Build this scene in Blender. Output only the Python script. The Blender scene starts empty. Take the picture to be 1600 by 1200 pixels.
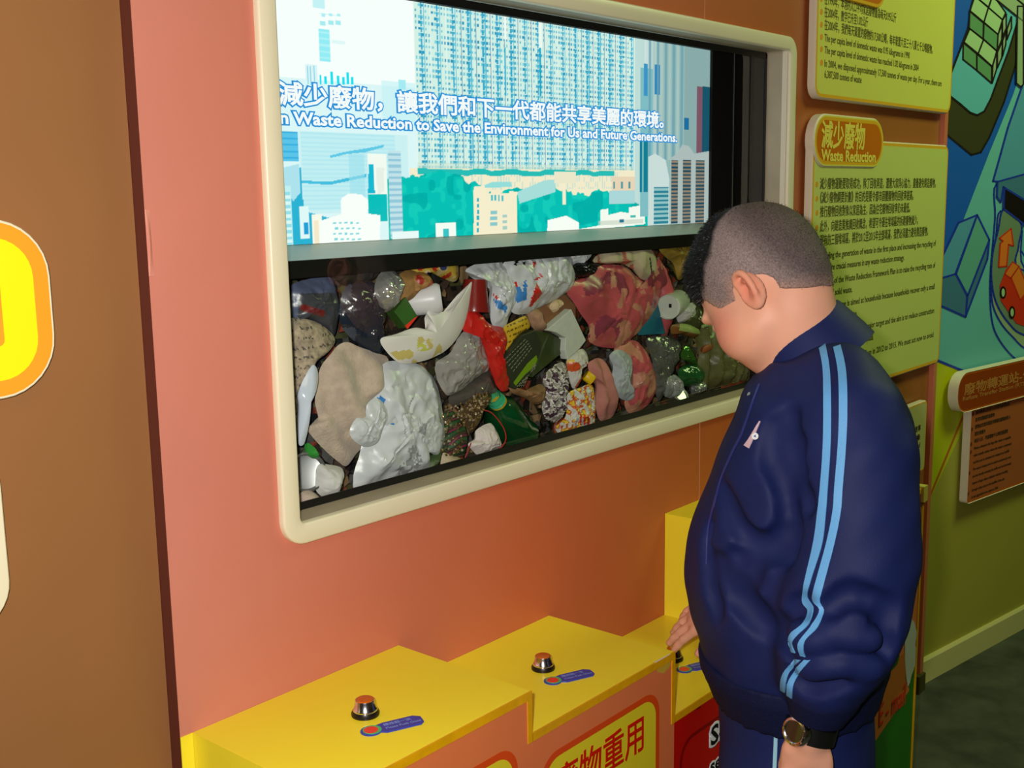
import bpy, bmesh, math, random
import numpy as np
from mathutils import Vector, Matrix, noise
C = bpy.context.scene.collection
sc = bpy.context.scene
PI = math.pi
# ------------------------------------------------------------------ camera
FPX, YAW, PIT, ROL = 1777.35, .8633, .1639, -.0159
CAM = np.array([0., -1.1, 1.38])
_cy, _sy = math.cos(YAW), math.sin(YAW)
_f = np.array([_sy*math.cos(PIT), _cy*math.cos(PIT), -math.sin(PIT)])
_r = np.array([_cy, -_sy, 0.]); _u = np.cross(_r, _f)
_cr, _sr = math.cos(ROL), math.sin(ROL)
_r, _u = _cr*_r+_sr*_u, -_sr*_r+_cr*_u
def ray(px, py): return _f*FPX+_r*(px-800)+_u*(600-py)
def on(px, py, p0, n):            # point where the sight line meets a real plane
    d = ray(px, py); p0 = np.array(p0, float); n = np.array(n, float)
    return CAM+d*((p0-CAM)@n)/(d@n)
def RY(px, py, y=0.): return on(px, py, (0, y, 0), (0, 1, 0))
def RZ(px, py, z): return on(px, py, (0, 0, z), (0, 0, 1))
def RD(px, py, dep): return CAM+ray(px, py)/FPX*dep
def PJ(P):
    d = np.asarray(P, float)-CAM
    return 800+FPX*(d@_r)/(d@_f), 600-FPX*(d@_u)/(d@_f)
cam = bpy.data.cameras.new('camera'); co = bpy.data.objects.new('camera', cam); C.objects.link(co)
M = Matrix(((_r[0], _u[0], -_f[0], CAM[0]), (_r[1], _u[1], -_f[1], CAM[1]), (_r[2], _u[2], -_f[2], CAM[2]), (0, 0, 0, 1)))
co.matrix_world = M; cam.sensor_width = 36; cam.lens = FPX*36/1600; cam.clip_start = .02
sc.camera = co
# ------------------------------------------------------------------ light
w = bpy.data.worlds.new('world'); sc.world = w; w.use_nodes = True
w.node_tree.nodes['Background'].inputs[0].default_value = (.9, 1, .8, 1)
w.node_tree.nodes['Background'].inputs[1].default_value = .10
def area(name, loc, aim, sx, sy, power, col):
    l = bpy.data.lights.new(name, 'AREA'); l.shape = 'RECTANGLE'; l.size = sx; l.size_y = sy; l.energy = power; l.color = col
    o = bpy.data.objects.new(name, l); C.objects.link(o); o.location = loc
    o.rotation_euler = (Vector(aim)-Vector(loc)).to_track_quat('-Z', 'Y').to_euler(); return o
FL = CAM+_r*-.045+_u*.035+_f*.02                  # the camera's own flash
area('camera_flash', FL, FL+_f, .03, .02, 20, (1, .93, .90))
area('ceiling_lamp_light', (3.3, -1.15, 2.72), (3.2, -.6, 0), 1.2, .5, 25, (.78, 1, .40))
area('ceiling_lamp_light_far', (-.2, -1.6, 2.72), (.2, -1.2, 0), 1.2, .5, 7, (1, .78, .62))
vs = sc.view_settings; vs.view_transform = 'Standard'; vs.look = 'None'; vs.exposure = 0; vs.gamma = 1; vs.use_curve_mapping = False
# ------------------------------------------------------------------ materials
def lin(c):
    return tuple(((v/255)/12.92 if v/255 <= .04045 else ((v/255+.055)/1.055)**2.4) for v in c)
MATS = {}
def mat(name, col, rough=.5, metal=0., var=0., vscale=8., bump=0., bscale=60., spec=.5, trans=0., alpha=1., attr=None, sheen=0., coat=0., emit=0., ior=1.45, detail=3.):
    if name in MATS: return MATS[name]
    m = bpy.data.materials.new(name); m.use_nodes = True; nt = m.node_tree; b = nt.nodes['Principled BSDF']
    c = lin(col)+(1,)
    b.inputs['Roughness'].default_value = rough; b.inputs['Metallic'].default_value = metal
    b.inputs['Specular IOR Level'].default_value = spec; b.inputs['Transmission Weight'].default_value = trans
    b.inputs['Alpha'].default_value = alpha; b.inputs['Sheen Weight'].default_value = sheen; b.inputs['Coat Weight'].default_value = coat
    b.inputs['IOR'].default_value = ior
    tc = nt.nodes.new('ShaderNodeTexCoord')
    nz = nt.nodes.new('ShaderNodeTexNoise'); nz.inputs['Scale'].default_value = vscale; nz.inputs['Detail'].default_value = detail
    nt.links.new(tc.outputs['Object'], nz.inputs['Vector'])
    mix = nt.nodes.new('ShaderNodeMix'); mix.data_type = 'RGBA'; mix.blend_type = 'MULTIPLY'
    rmp = nt.nodes.new('ShaderNodeMapRange'); rmp.inputs[1].default_value = .3; rmp.inputs[2].default_value = .7
    rmp.inputs[3].default_value = 1-var; rmp.inputs[4].default_value = 1+var*.3
    nt.links.new(nz.outputs['Fac'], rmp.inputs[0])
    mix.inputs[0].default_value = 1
    if attr:
        at = nt.nodes.new('ShaderNodeAttribute'); at.attribute_name = attr; nt.links.new(at.outputs['Color'], mix.inputs[6])
    else: mix.inputs[6].default_value = c
    cmb = nt.nodes.new('ShaderNodeCombineColor')
    for i in range(3): nt.links.new(rmp.outputs[0], cmb.inputs[i])
    nt.links.new(cmb.outputs[0], mix.inputs[7])
    nt.links.new(mix.outputs[2], b.inputs['Base Color'])
    if bump:
        n2 = nt.nodes.new('ShaderNodeTexNoise'); n2.inputs['Scale'].default_value = bscale; n2.inputs['Detail'].default_value = 4
        nt.links.new(tc.outputs['Object'], n2.inputs['Vector'])
        bp = nt.nodes.new('ShaderNodeBump'); bp.inputs['Strength'].default_value = bump; bp.inputs['Distance'].default_value = .002
        nt.links.new(n2.outputs['Fac'], bp.inputs['Height']); nt.links.new(bp.outputs[0], b.inputs['Normal'])
    if emit:
        b.inputs['Emission Strength'].default_value = emit
        b.inputs['Emission Color'].default_value = c
    MATS[name] = m; return m
def glassmat(name='window_glass', tint=(.97, .99, .97)):
    m = bpy.data.materials.new(name); m.use_nodes = True; nt = m.node_tree; nt.nodes.clear()
    o = nt.nodes.new('ShaderNodeOutputMaterial'); mx = nt.nodes.new('ShaderNodeMixShader'); t = nt.nodes.new('ShaderNodeBsdfTransparent')
    g = nt.nodes.new('ShaderNodeBsdfGlossy'); fr = nt.nodes.new('ShaderNodeFresnel'); fr.inputs[0].default_value = 1.5
    g.inputs['Roughness'].default_value = .01; t.inputs[0].default_value = tint+(1,)
    ge = nt.nodes.new('ShaderNodeNewGeometry'); iv = nt.nodes.new('ShaderNodeMath'); iv.operation = 'SUBTRACT'; iv.inputs[0].default_value = 1
    mu = nt.nodes.new('ShaderNodeMath'); mu.operation = 'MULTIPLY'; nt.links.new(ge.outputs['Backfacing'], iv.inputs[1])
    nt.links.new(iv.outputs[0], mu.inputs[0]); nt.links.new(fr.outputs[0], mu.inputs[1])
    nt.links.new(mu.outputs[0], mx.inputs[0]); nt.links.new(t.outputs[0], mx.inputs[1]); nt.links.new(g.outputs[0], mx.inputs[2]); nt.links.new(mx.outputs[0], o.inputs[0])
    MATS[name] = m; return m
def emat(name, col=None, attr=None, s=1.):
    m = bpy.data.materials.new(name); m.use_nodes = True; nt = m.node_tree; nt.nodes.clear()
    o = nt.nodes.new('ShaderNodeOutputMaterial'); e = nt.nodes.new('ShaderNodeEmission'); e.inputs[1].default_value = s
    if attr:
        a = nt.nodes.new('ShaderNodeAttribute'); a.attribute_name = attr; nt.links.new(a.outputs['Color'], e.inputs[0])
    else: e.inputs[0].default_value = lin(col)+(1,)
    nt.links.new(e.outputs[0], o.inputs[0]); MATS[name] = m; return m
# ------------------------------------------------------------------ mesh helpers
class MB:
    def __init__(s): s.v = []; s.f = []; s.m = []; s.mats = []
    def mi(s, m):
        if m not in s.mats: s.mats.append(m)
        return s.mats.index(m)
    def add(s, vs_, fs, m):
        n = len(s.v); s.v += [tuple(map(float, v)) for v in vs_]
        k = s.mi(m)
        for f in fs: s.f.append(tuple(i+n for i in f)); s.m.append(k)
    def box(s, a, b, m):
        x0, y0, z0 = a; x1, y1, z1 = b
        s.add([(x0, y0, z0), (x1, y0, z0), (x1, y1, z0), (x0, y1, z0), (x0, y0, z1), (x1, y0, z1), (x1, y1, z1), (x0, y1, z1)],
              [(0, 3, 2, 1), (4, 5, 6, 7), (0, 1, 5, 4), (1, 2, 6, 5), (2, 3, 7, 6), (3, 0, 4, 7)], m)
    def loft(s, loops, m, cap0=False, cap1=False, closed=True, mlist=None):
        n = len(loops[0]); b = len(s.v)
        for L in loops: s.v += [tuple(map(float, p)) for p in L]
        for i in range(len(loops)-1):
            k = s.mi(mlist[i] if mlist else m)
            for j in range(n if closed else n-1):
                j2 = (j+1) % n
                s.f.append((b+i*n+j, b+i*n+j2, b+(i+1)*n+j2, b+(i+1)*n+j)); s.m.append(k)
        if cap0: s.f.append(tuple(b+j for j in range(n))[::-1]); s.m.append(s.mi(mlist[0] if mlist else m))
        if cap1: s.f.append(tuple(b+(len(loops)-1)*n+j for j in range(n))); s.m.append(s.mi(mlist[-1] if mlist else m))
    def build(s, name, parent=None, smooth=False, loc=None, fix=True):
        me = bpy.data.meshes.new(name); me.from_pydata(s.v, [], s.f); me.validate()
        for m in s.mats: me.materials.append(m)
        if len(me.polygons) == len(s.m): me.polygons.foreach_set('material_index', s.m)
        if fix:
            bm = bmesh.new(); bm.from_mesh(me); bmesh.ops.recalc_face_normals(bm, faces=bm.faces); bm.to_mesh(me); bm.free()
        if smooth:
            me.polygons.foreach_set('use_smooth', [True]*len(me.polygons))
            try: me.set_sharp_from_angle(angle=math.radians(smooth if smooth > 1 else 40))
            except Exception: pass
        o = bpy.data.objects.new(name, me); C.objects.link(o)
        if parent is not None: setpar(o, parent)
        return o
def setpar(o, p):                 # meshes are written in world coordinates: keep them there
    o.parent = p; o.matrix_parent_inverse = Matrix.Translation(-Vector(p.get('_o', (0, 0, 0))))
def tag(o, label=None, cat=None, group=None, kind=None):
    if label: o['label'] = label
    if cat: o['category'] = cat
    if group: o['group'] = group
    if kind: o['kind'] = kind
    return o
def empty(name, loc, label, cat, group=None):
    o = bpy.data.objects.new(name, None); C.objects.link(o); o.location = loc; o['_o'] = tuple(float(v) for v in loc); o.empty_display_size = .05
    return tag(o, label, cat, group)
def rrect(x0, x1, z0, z1, r, y, n=8, mapf=None):
    pts = []; r = min(max(r, 1e-5), (x1-x0)/2, (z1-z0)/2)
    for cx, cz, a0 in ((x1-r, z1-r, 0), (x0+r, z1-r, 90), (x0+r, z0+r, 180), (x1-r, z0+r, 270)):
        for i in range(n+1):
            a = math.radians(a0+90*i/n); pts.append((cx+r*math.cos(a), y, cz+r*math.sin(a)))
    return [mapf(p) for p in pts] if mapf else pts
def plate(name, x0, x1, z0, z1, r, yb, yf, rim, bands, parent=None, mapf=None, bev=.0015):
    """a board with rounded corners; bands = [(inset, material), ...] printed rings, last fills the face"""
    b = MB(); L = [rrect(x0, x1, z0, z1, r, yb, mapf=mapf), rrect(x0, x1, z0, z1, r, yf+bev, mapf=mapf), rrect(x0+bev, x1-bev, z0+bev, z1-bev, r-bev, yf, mapf=mapf)]
    ml = [rim, rim]
    for ins, m in bands[1:]:
        L.append(rrect(x0+ins, x1-ins, z0+ins, z1-ins, max(r-ins, .002), yf, mapf=mapf)); ml.append(bands[len(ml)-2][1])
    b.loft(L, rim, cap0=True, mlist=ml)
    n = len(L[0]); k = len(b.v)-n
    b.f.append(tuple(range(k, k+n))); b.m.append(b.mi(bands[-1][1]))
    return b.build(name, parent, smooth=30)
def lathe(b, prof, m, c, ax=(0, 0, 1), n=24, mlist=None, cap0=True, cap1=True):
    ax = Vector(ax).normalized(); t = ax.orthogonal().normalized(); s = ax.cross(t); c = Vector(c)
    L = []
    for rr, h in prof: L.append([tuple(c+ax*h+(t*math.cos(2*PI*i/n)+s*math.sin(2*PI*i/n))*max(rr, 1e-5)) for i in range(n)])
    b.loft(L, m, cap0=cap0, cap1=cap1, mlist=mlist)
def catmull(P, n, closed=False):
    P = [np.array(p, float) for p in P]; out = []; N = len(P); segs = N if closed else N-1
    for i in range(segs):
        g = lambda k: P[k % N] if closed else P[min(max(k, 0), N-1)]
        p0, p1, p2, p3 = g(i-1), g(i), g(i+1), g(i+2)
        for j in range(n):
            t = j/n; out.append(.5*(2*p1+(p2-p0)*t+(2*p0-5*p1+4*p2-p3)*t*t+(3*p1-p0-3*p2+p3)*t**3))
    if not closed: out.append(P[-1])
    return out
def tube(b, pts, rad, m, n=8):
    pts = [Vector(p) for p in pts]; L = []; up = None
    for i, p in enumerate(pts):
        d = (pts[min(i+1, len(pts)-1)]-pts[max(i-1, 0)]).normalized()
        if up is None: up = d.orthogonal().normalized()
        up = (up-d*up.dot(d)).normalized(); s = d.cross(up)
        rr = rad[i] if hasattr(rad, '__len__') else rad
        L.append([tuple(p+(up*math.cos(2*PI*k/n)+s*math.sin(2*PI*k/n))*rr) for k in range(n)])
    b.loft(L, m, cap0=True, cap1=True)
FIT = [None]
def text(name, s, x, y, z, size, m, parent, width=None, xw=None, bold=0., align='LEFT', rotz=0., line=1.0, height=None, ext=.00015, loc=None, rot=None, shear=0., spacing=1., like=None):
    """flat printed lettering on a surface facing -y (or turned by rotz); width fits the widest line"""
    cu = bpy.data.curves.new(name, 'FONT'); cu.body = s; cu.size = size; cu.align_x = align; cu.extrude = ext; cu.space_line = line
    cu.bevel_depth = bold; cu.bevel_resolution = 0 if bold < .001 else 1; cu.space_character = spacing; cu.resolution_u = 2; cu.shear = shear
    t_ = bpy.data.objects.new(name, cu); C.objects.link(t_)
    dg = bpy.context.evaluated_depsgraph_get(); me = bpy.data.meshes.new_from_object(t_.evaluated_get(dg))
    bpy.data.objects.remove(t_); bpy.data.curves.remove(cu)
    co_ = np.zeros(len(me.vertices)*3); me.vertices.foreach_get('co', co_); co_ = co_.reshape(-1, 3); mn, mx = co_.min(0), co_.max(0)
    sx = width/(mx[0]-mn[0]) if width else 1.; sy = height/(mx[1]-mn[1]) if height else 1.
    of = np.array([mn[0] if width else 0, mn[1] if height else 0, mn[2]])
    if like: sx, sy, of = like; of = np.array([of[0], of[1], mn[2]])
    FIT[0] = (sx, sy, of)
    co_ = (co_-of)*np.array([sx, sy, .0001/max(mx[2]-mn[2], 1e-6)])
    me.vertices.foreach_set('co', co_.ravel()); me.name = name; me.materials.clear(); me.materials.append(m)
    o = bpy.data.objects.new(name, me); C.objects.link(o)
    o.rotation_euler = rot if rot else (PI/2, 0, rotz)
    o.location = loc if loc else (x, y, z)
    if parent is not None:
        o.parent = parent; o.matrix_parent_inverse = Matrix.Translation(-Vector(parent.get('_o', (0, 0, 0))))
    return o
rnd = random.Random(4)
# ------------------------------------------------------------------ materials of the setting
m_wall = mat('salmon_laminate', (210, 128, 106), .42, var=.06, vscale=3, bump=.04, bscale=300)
m_brown = mat('brown_laminate', (146, 99, 56), .5, var=.06, vscale=4, bump=.03, bscale=300)
# flash falloff and yellow-green room light put into the laminate colour along its length
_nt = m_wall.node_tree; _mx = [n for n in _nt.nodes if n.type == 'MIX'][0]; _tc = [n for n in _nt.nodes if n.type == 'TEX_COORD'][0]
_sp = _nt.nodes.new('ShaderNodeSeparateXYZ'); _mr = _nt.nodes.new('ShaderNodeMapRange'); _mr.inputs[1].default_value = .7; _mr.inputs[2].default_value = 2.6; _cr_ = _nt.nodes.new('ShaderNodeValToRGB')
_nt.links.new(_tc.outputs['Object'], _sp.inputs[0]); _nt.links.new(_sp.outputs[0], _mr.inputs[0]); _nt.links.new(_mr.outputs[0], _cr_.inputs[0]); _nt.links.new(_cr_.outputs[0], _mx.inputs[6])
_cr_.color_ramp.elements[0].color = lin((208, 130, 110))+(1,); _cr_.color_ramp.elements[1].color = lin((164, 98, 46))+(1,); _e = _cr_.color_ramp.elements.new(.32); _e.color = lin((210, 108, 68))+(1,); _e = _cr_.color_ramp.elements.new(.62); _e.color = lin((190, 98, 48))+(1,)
m_edge = mat('panel_edge_brown', (96, 44, 30), .6)
m_cream = mat('cream_lacquer', (232, 224, 190), .35, var=.03, vscale=5)
m_creamside = mat('cream_board_edge', (226, 214, 190), .5)
m_sill = mat('beige_reveal', (178, 164, 138), .45, var=.12, vscale=14)
m_black = mat('black_gasket', (14, 15, 14), .4)
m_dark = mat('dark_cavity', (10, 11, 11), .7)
m_floor = mat('carpet_green_grey', (74, 80, 66), .95, var=.55, vscale=9, bump=1., bscale=350, detail=8)
m_ceil = mat('ceiling_tile', (190, 190, 180), .9)
m_room = mat('room_paint', (120, 100, 80), .9)
m_green = mat('olive_green_paint', (170, 164, 62), .55, var=.04, vscale=3)
m_lime = mat('lime_paint', (190, 196, 6), .5)
m_base = mat('baseboard_cream', (206, 200, 132), .5)
m_yel = mat('yellow_laminate', (252, 234, 52), .22, var=.03, vscale=5)
m_yedge = mat('yellow_edge_band', (232, 172, 6), .3, var=.12, vscale=60)
m_orgf = mat('salmon_orange_laminate', (230, 126, 72), .35, var=.05, vscale=6)
m_redf = mat('red_laminate', (196, 18, 8), .3)
m_dred = mat('dark_red_print', (140, 8, 6), .3)
m_outl = mat('orange_red_print', (222, 78, 20), .3)
m_signy = mat('yellow_print', (232, 216, 40), .3)
m_redtxt = mat('red_print', (214, 30, 8), .3)
m_chip = mat('chipped_white_board', (232, 228, 222), .8)
m_glue = mat('bare_khaki_board', (206, 170, 50), .7, var=.1, vscale=60)
m_chrome = mat('chrome', (235, 235, 238), .16, metal=1)
m_rub = mat('black_rubber', (22, 16, 16), .35)
m_amber = mat('amber_cap', (196, 92, 10), .12, coat=1)
m_blue = mat('blue_label', (52, 66, 168), .3)
m_lred = mat('label_red', (240, 60, 40), .3)
m_lgrn = mat('label_green', (70, 190, 110), .3)
m_white = mat('white_print', (238, 238, 240), .4)
m_lblu = mat('label_pale_blue', (130, 160, 230), .3)
def structure(o): o['kind'] = 'structure'; return o
# ------------------------------------------------------------------ room shell
b = MB(); b.box((-3, -4.2, -.05), (7, .6, 0), m_floor); structure(b.build('floor'))
b = MB(); b.box((-3, -4.2, 2.8), (7, .6, 2.85), m_ceil); structure(b.build('ceiling'))
b = MB(); b.box((-3, -4.25, 0), (7, -4.2, 2.8), m_room); structure(b.build('wall_front'))
b = MB(); b.box((-3.05, -4.2, 0), (-3, .6, 2.8), m_room); structure(b.build('wall_far_left'))
b = MB(); b.box((7, -4.2, 0), (7.05, .6, 2.8), m_room); structure(b.build('wall_far_right'))
XP, XQ = .6844, 3.0180
X0, X1, Z0, Z1, FT, FW = .8416, 2.1740, .9541, 1.6835, .0095, .0266
YB = .020                                           # the brown wall lies this far behind the salmon panel
b = MB(); b.box((-3, YB, 0), (XP-.0005, YB+.05, 2.8), m_brown); structure(b.build('wall_left'))
# the salmon wall: one facing with a rounded opening, its seam and its end trim
b = MB()
def rect_loop(x0, x1, z0, z1, y, n=8):
    pts = []
    for (cx, cz), (dx, dz) in zip(((x1, z1), (x0, z1), (x0, z0), (x1, z0)), ((0, 1),)*4):
        pts += [(cx, y, cz)]*(n+1)
    return pts
hole = lambda y: rrect(X0+.004, X1-.004, Z0+.004, Z1-.004, .02, y)
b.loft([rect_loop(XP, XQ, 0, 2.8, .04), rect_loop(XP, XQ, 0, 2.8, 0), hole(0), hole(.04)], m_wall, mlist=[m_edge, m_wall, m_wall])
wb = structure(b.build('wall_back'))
b = MB(); b.box((1.8295, -.0004, 0), (1.8310, .002, Z0-.0), mat('seam_pale', (214, 150, 120), .6)); b.box((1.8295, -.0004, Z1), (1.8310, .002, 2.8), mat('seam_pale', (214, 150, 120), .6)); b.build('panel_joint', wb)
b = MB(); b.box((XQ-.022, -.012, 0), (XQ+.001, .0, 2.8), mat('end_trim_salmon', (206, 116, 84), .35)); tag(b.build('trim_1'), kind='structure')
b = MB()   # lifted laminate sliver on the left edge
zz0, zz1 = float(RY(229, 432, 0)[2]), float(RY(224, 328, 0)[2])
b.loft([[(XP, -.0003, z), (XP+.006, -.0003, z), (XP+.001, -.0006-.0045*math.sin(PI*t), z)] for t, z in ((i/8, zz0+(zz1-zz0)*i/8) for i in range(9))], mat('lifted_laminate', (226, 150, 130), .4)); b.build('lifted_laminate', wb, smooth=60)
b = MB(); b.box((XP, -.0012, 0), (.7006, .0, .7665), m_yel); tag(b.build('trim_2'), kind='structure')
# green wall, turned a little towards the room
G0 = np.array([3.0225, .0118, 0]); GD = np.array([.98873, -.14970, 0]); GN = np.array([-.14970, -.98873, 0])
def G(s, z, d=0): p = G0+GD*s+GN*d; return (p[0], p[1], z)
def RG(px, py, d=0):
    p = on(px, py, G0+GN*d, GN); return float((p-G0)@GD), float(p[2])
GANG = math.atan2(GD[1], GD[0])
b = MB(); P4 = [G(-.05, 0), G(3.6, 0), G(3.6, 0, -.05), G(-.05, 0, -.05)]
b.loft([P4, [(x, y, 2.8) for x, y, z in P4]], m_green, cap0=True, cap1=True); structure(b.build('wall_right'))
zt = RG(1434, 1037, .012)[1]
b = MB(); P4 = [G(-.004, 0, .012), G(3.6, 0, .012), G(3.6, 0, 0), G(-.004, 0, 0)]
P5 = [G(-.004, zt-.006, .012), G(3.6, zt-.006, .012), G(3.6, zt, .004), G(-.004, zt, .004)]
b.loft([P4, [(x, y, zt-.006) for x, y, z in P4], [G(-.004, zt, .007), G(3.6, zt, .007), G(3.6, zt, 0), G(-.004, zt, 0)]], m_base, cap0=True, cap1=True); structure(b.build('baseboard_right'))
b = MB(); x, z = RG(1435, 1066); b.box((XQ-.045, -.02, 0), (XQ+.0, .0, RG(1432, 1044)[1]), mat('dark_olive_plinth', (70, 66, 20), .6)); tag(b.build('trim_3'), kind='structure')
# ------------------------------------------------------------------ mural on the green wall (flat print)
MC = {k: mat('mural_'+k, c, .5) for k, c in dict(blue=(22, 92, 200), sea=(104, 186, 190), teal=(96, 184, 202), hull=(58, 60, 30), line=(26, 22, 20), lite=(166, 204, 150), dgr=(94, 150, 104), grey=(150, 176, 140),
      navy=(26, 56, 176), slab=(84, 156, 190), slab2=(66, 120, 152), road=(112, 140, 116), black=(16, 12, 14), org=(226, 120, 40), red=(206, 50, 24), ltar=(96, 170, 160)).items()}
mur = empty('wall_mural', G(.02, 1.3), 'blue harbour mural with green barge, road and red car on the right wall', 'mural')
def flat(b, pts, m, lay):
    q = [RG(*p) for p in pts]; n = len(q)
    b.v += [G(s, z, .0003*lay) for s, z in q]; k = len(b.v)-n; b.f.append(tuple(range(k, k+n))); b.m.append(b.mi(m))
def stroke(b, pts, wpx, m, lay, closed=False):
    P = [np.array(p, float) for p in pts]; N = len(P)
    for i in range(N if closed else N-1):
        a, c = P[i], P[(i+1) % N]; d = c-a; L = np.hypot(*d)
        if L < 1e-6: continue
        d /= L; nrm = np.array([-d[1], d[0]])*wpx/2; e = d*wpx*.3
        flat(b, [a-e+nrm, a-e-nrm, c+e-nrm, c+e+nrm], m, lay)
def shape(name, fill, line, wpx, pts, lay, sm=0):
    if sm: pts = [tuple(p) for p in catmull(pts, sm, True)]
    b = MB(); flat(b, pts, fill, lay)
    if line: stroke(b, pts, wpx, line, lay+1, True)
    return b.build(name, mur, fix=False)
R_ = 1760
shape('sky_field', MC['blue'], None, 0, [(1462, -400), (R_, -400), (R_, 560), (1512, 580), (1461, 560)], 1)
shape('sea_field', MC['sea'], None, 0, [(1582, 150), (1640, -20), (R_, -60), (R_, 600), (1512, 583), (1460, 562), (1458, 480), (1506, 341), (1545, 240)], 2)
shape('lime_field', m_lime, None, 0, [(1455, 560), (1512, 583), (1519, 640), (1447, 792), (1440, 640)], 1)
b = MB(); stroke(b, [(1455, 559.5), (1513, 583)], 4, MC['navy'], 4); b.build('shore_line', mur, fix=False)
b = MB(); stroke(b, [(1512, 632), (1440, 806)], 3, mat('mural_orange_line', (190, 96, 20), .5), 3); b.build('orange_line', mur, fix=False)
shape('barge_hull', MC['hull'], MC['line'], 3, [(1479, 145), (1478, 210), (1500, 228), (1517, 242), (1532, 238), (1545, 215), (1568, 160), (1590, 90), (1610, 30), (1612, -30), (1560, 0), (1520, 60)], 3)
shape('barge_deck', MC['teal'], MC['line'], 3, [(1530, -40), (1516, 14), (1512, 44), (1500, 76), (1486, 112), (1480, 130), (1481, 148), (1500, 163), (1515, 176), (1526, 180), (1537, 174), (1547, 155), (1558, 125), (1575, 80), (1590, 30), (1600, -30)], 5)
def cg(i, j):   # rows of containers
    return (1504.5+i*22.5-j*.5, 93+i*19+j*27)
for k, (pts, f) in enumerate([
    ([(1504, 67), (1525, 84.5), (1525, 110), (1503.5, 93)], 'dgr'), ([(1525, 84.5), (1548, 104), (1548, 130), (1525, 110)], 'dgr'),
    ([(1514, 45), (1535.5, 62), (1527, 84), (1505, 66)], 'lite'), ([(1535.5, 62), (1556, 80), (1549, 104), (1527, 84)], 'lite'),
    ([(1514, 18), (1535.5, 36), (1535, 61), (1513, 44)], 'dgr'), ([(1536, 36), (1558, 54), (1556.5, 80), (1535, 61)], 'dgr'),
    ([(1522, -6), (1543, 12), (1536, 35), (1514.5, 17)], 'lite'), ([(1543, 12), (1565, 31), (1558, 54), (1536, 35)], 'lite'),
    ([(1527, -26), (1550, -8), (1544, 12), (1522, -6)], 'lite'), ([(1550, -8), (1570, 20), (1565, 31), (1543, 12)], 'lite'),
    ([(1550, 102), (1556.5, 80), (1556, 108), (1549, 130)], 'grey'), ([(1557, 82), (1565, 64), (1564, 90), (1557, 106)], 'grey'),
    ([(1558, 54), (1565, 38), (1564, 62), (1557, 80)], 'grey'), ([(1565, 64), (1571, 48), (1570, 70), (1565, 88)], 'grey'),
    ([(1565, 32), (1571, 22), (1571, 44), (1565, 58)], 'grey'), ([(1572, 46), (1579, 26), (1579, 44), (1572, 62)], 'grey')]):
    shape('container', MC[f], MC['line'], 2.4, pts, 7+(k % 2))
shape('crane_boom', MC['grey'], MC['line'], 2.4, [(1548, -6), (1600, 36), (1600, 5), (1576, -20), (1548, -20)], 11)
shape('crane_leg', MC['grey'], MC['line'], 2.4, [(1588, 10), (1597, 10), (1597, 132), (1593, 136), (1586, 130), (1587, 60)], 12)
shape('crane_beam', MC['grey'], MC['line'], 2.4, [(1588, 0), (1625, 30), (1640, 50), (1640, 10), (1600, -14)], 13)
shape('ship_side', MC['slab'], MC['navy'], 3, [(1598, 130), (1574, 200), (1563, 240), (1551, 283), (1566, 285), (1585, 281), (1600, 275), (1680, 250), (1680, 60)], 4)
shape('warehouse_roof', MC['slab'], MC['navy'], 3, [(1497, 348), (1526, 336), (1492, 428), (1462, 438), (1455, 436)], 4)
shape('warehouse_wall', MC['ltar'], MC['navy'], 3, [(1526, 336), (1545, 375), (1511, 462), (1493, 428)], 5)
shape('warehouse_end', MC['slab2'], MC['navy'], 3, [(1452, 440), (1492, 428), (1510, 462), (1508, 495), (1452, 470)], 6)
shape('warehouse_shade', MC['slab2'], MC['navy'], 3, [(1545, 375), (1542, 405), (1508, 495), (1511, 462)], 4)
rd = [(1556, 288), (1554, 340), (1549, 400), (1546, 450), (1549, 500), (1560, 530), (1585, 560), (1620, 580), (1680, 570), (1680, 430), (1600, 400), (1590, 340), (1600, 300)]
shape('outer_kerb', MC['sea'], MC['navy'], 2.6, [tuple(p) for p in catmull(rd, 5, True)], 5)
shape('middle_kerb', MC['grey'], MC['navy'], 2.6, [(1562, 330), (1555, 370), (1548, 420), (1549, 470), (1560, 500), (1580, 525), (1610, 548), (1680, 550), (1680, 440), (1600, 420), (1594, 350)], 7, 5)
shape('road', MC['road'], MC['navy'], 2.8, [(1567, 327), (1558, 360), (1549, 400), (1548, 440), (1556, 475), (1575, 505), (1600, 524), (1680, 545), (1680, 450), (1592, 420), (1590, 385), (1594, 350)], 9, 5)
shape('tunnel_roof', MC['slab2'], MC['navy'], 2.8, [(1557, 284), (1600, 272), (1680, 250), (1680, 370), (1600, 318), (1566, 292), (1562, 316), (1556, 308)], 10)
shape('tunnel_mouth', MC['black'], MC['navy'], 3, [(1567, 293), (1600, 313), (1600, 352), (1566, 326)], 12)
shape('arrow', MC['org'], MC['red'], 2.2, [(1578, 357), (1581.5, 384), (1574, 382), (1571, 416), (1558.5, 417), (1561, 380), (1565, 377), (1560, 372)], 12)
shape('car_body', MC['red'], None, 2, [(1580, 409), (1600, 440), (1600, 510), (1586, 505), (1562, 470), (1560, 446), (1570, 420)], 13)
shape('car_roof', MC['org'], MC['red'], 1.6, [(1580, 409), (1590, 416), (1577, 434), (1568, 428)], 14)
shape('car_side', MC['org'], MC['red'], 1.6, [(1590, 416), (1605, 452), (1592, 468), (1578, 434)], 14)
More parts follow.
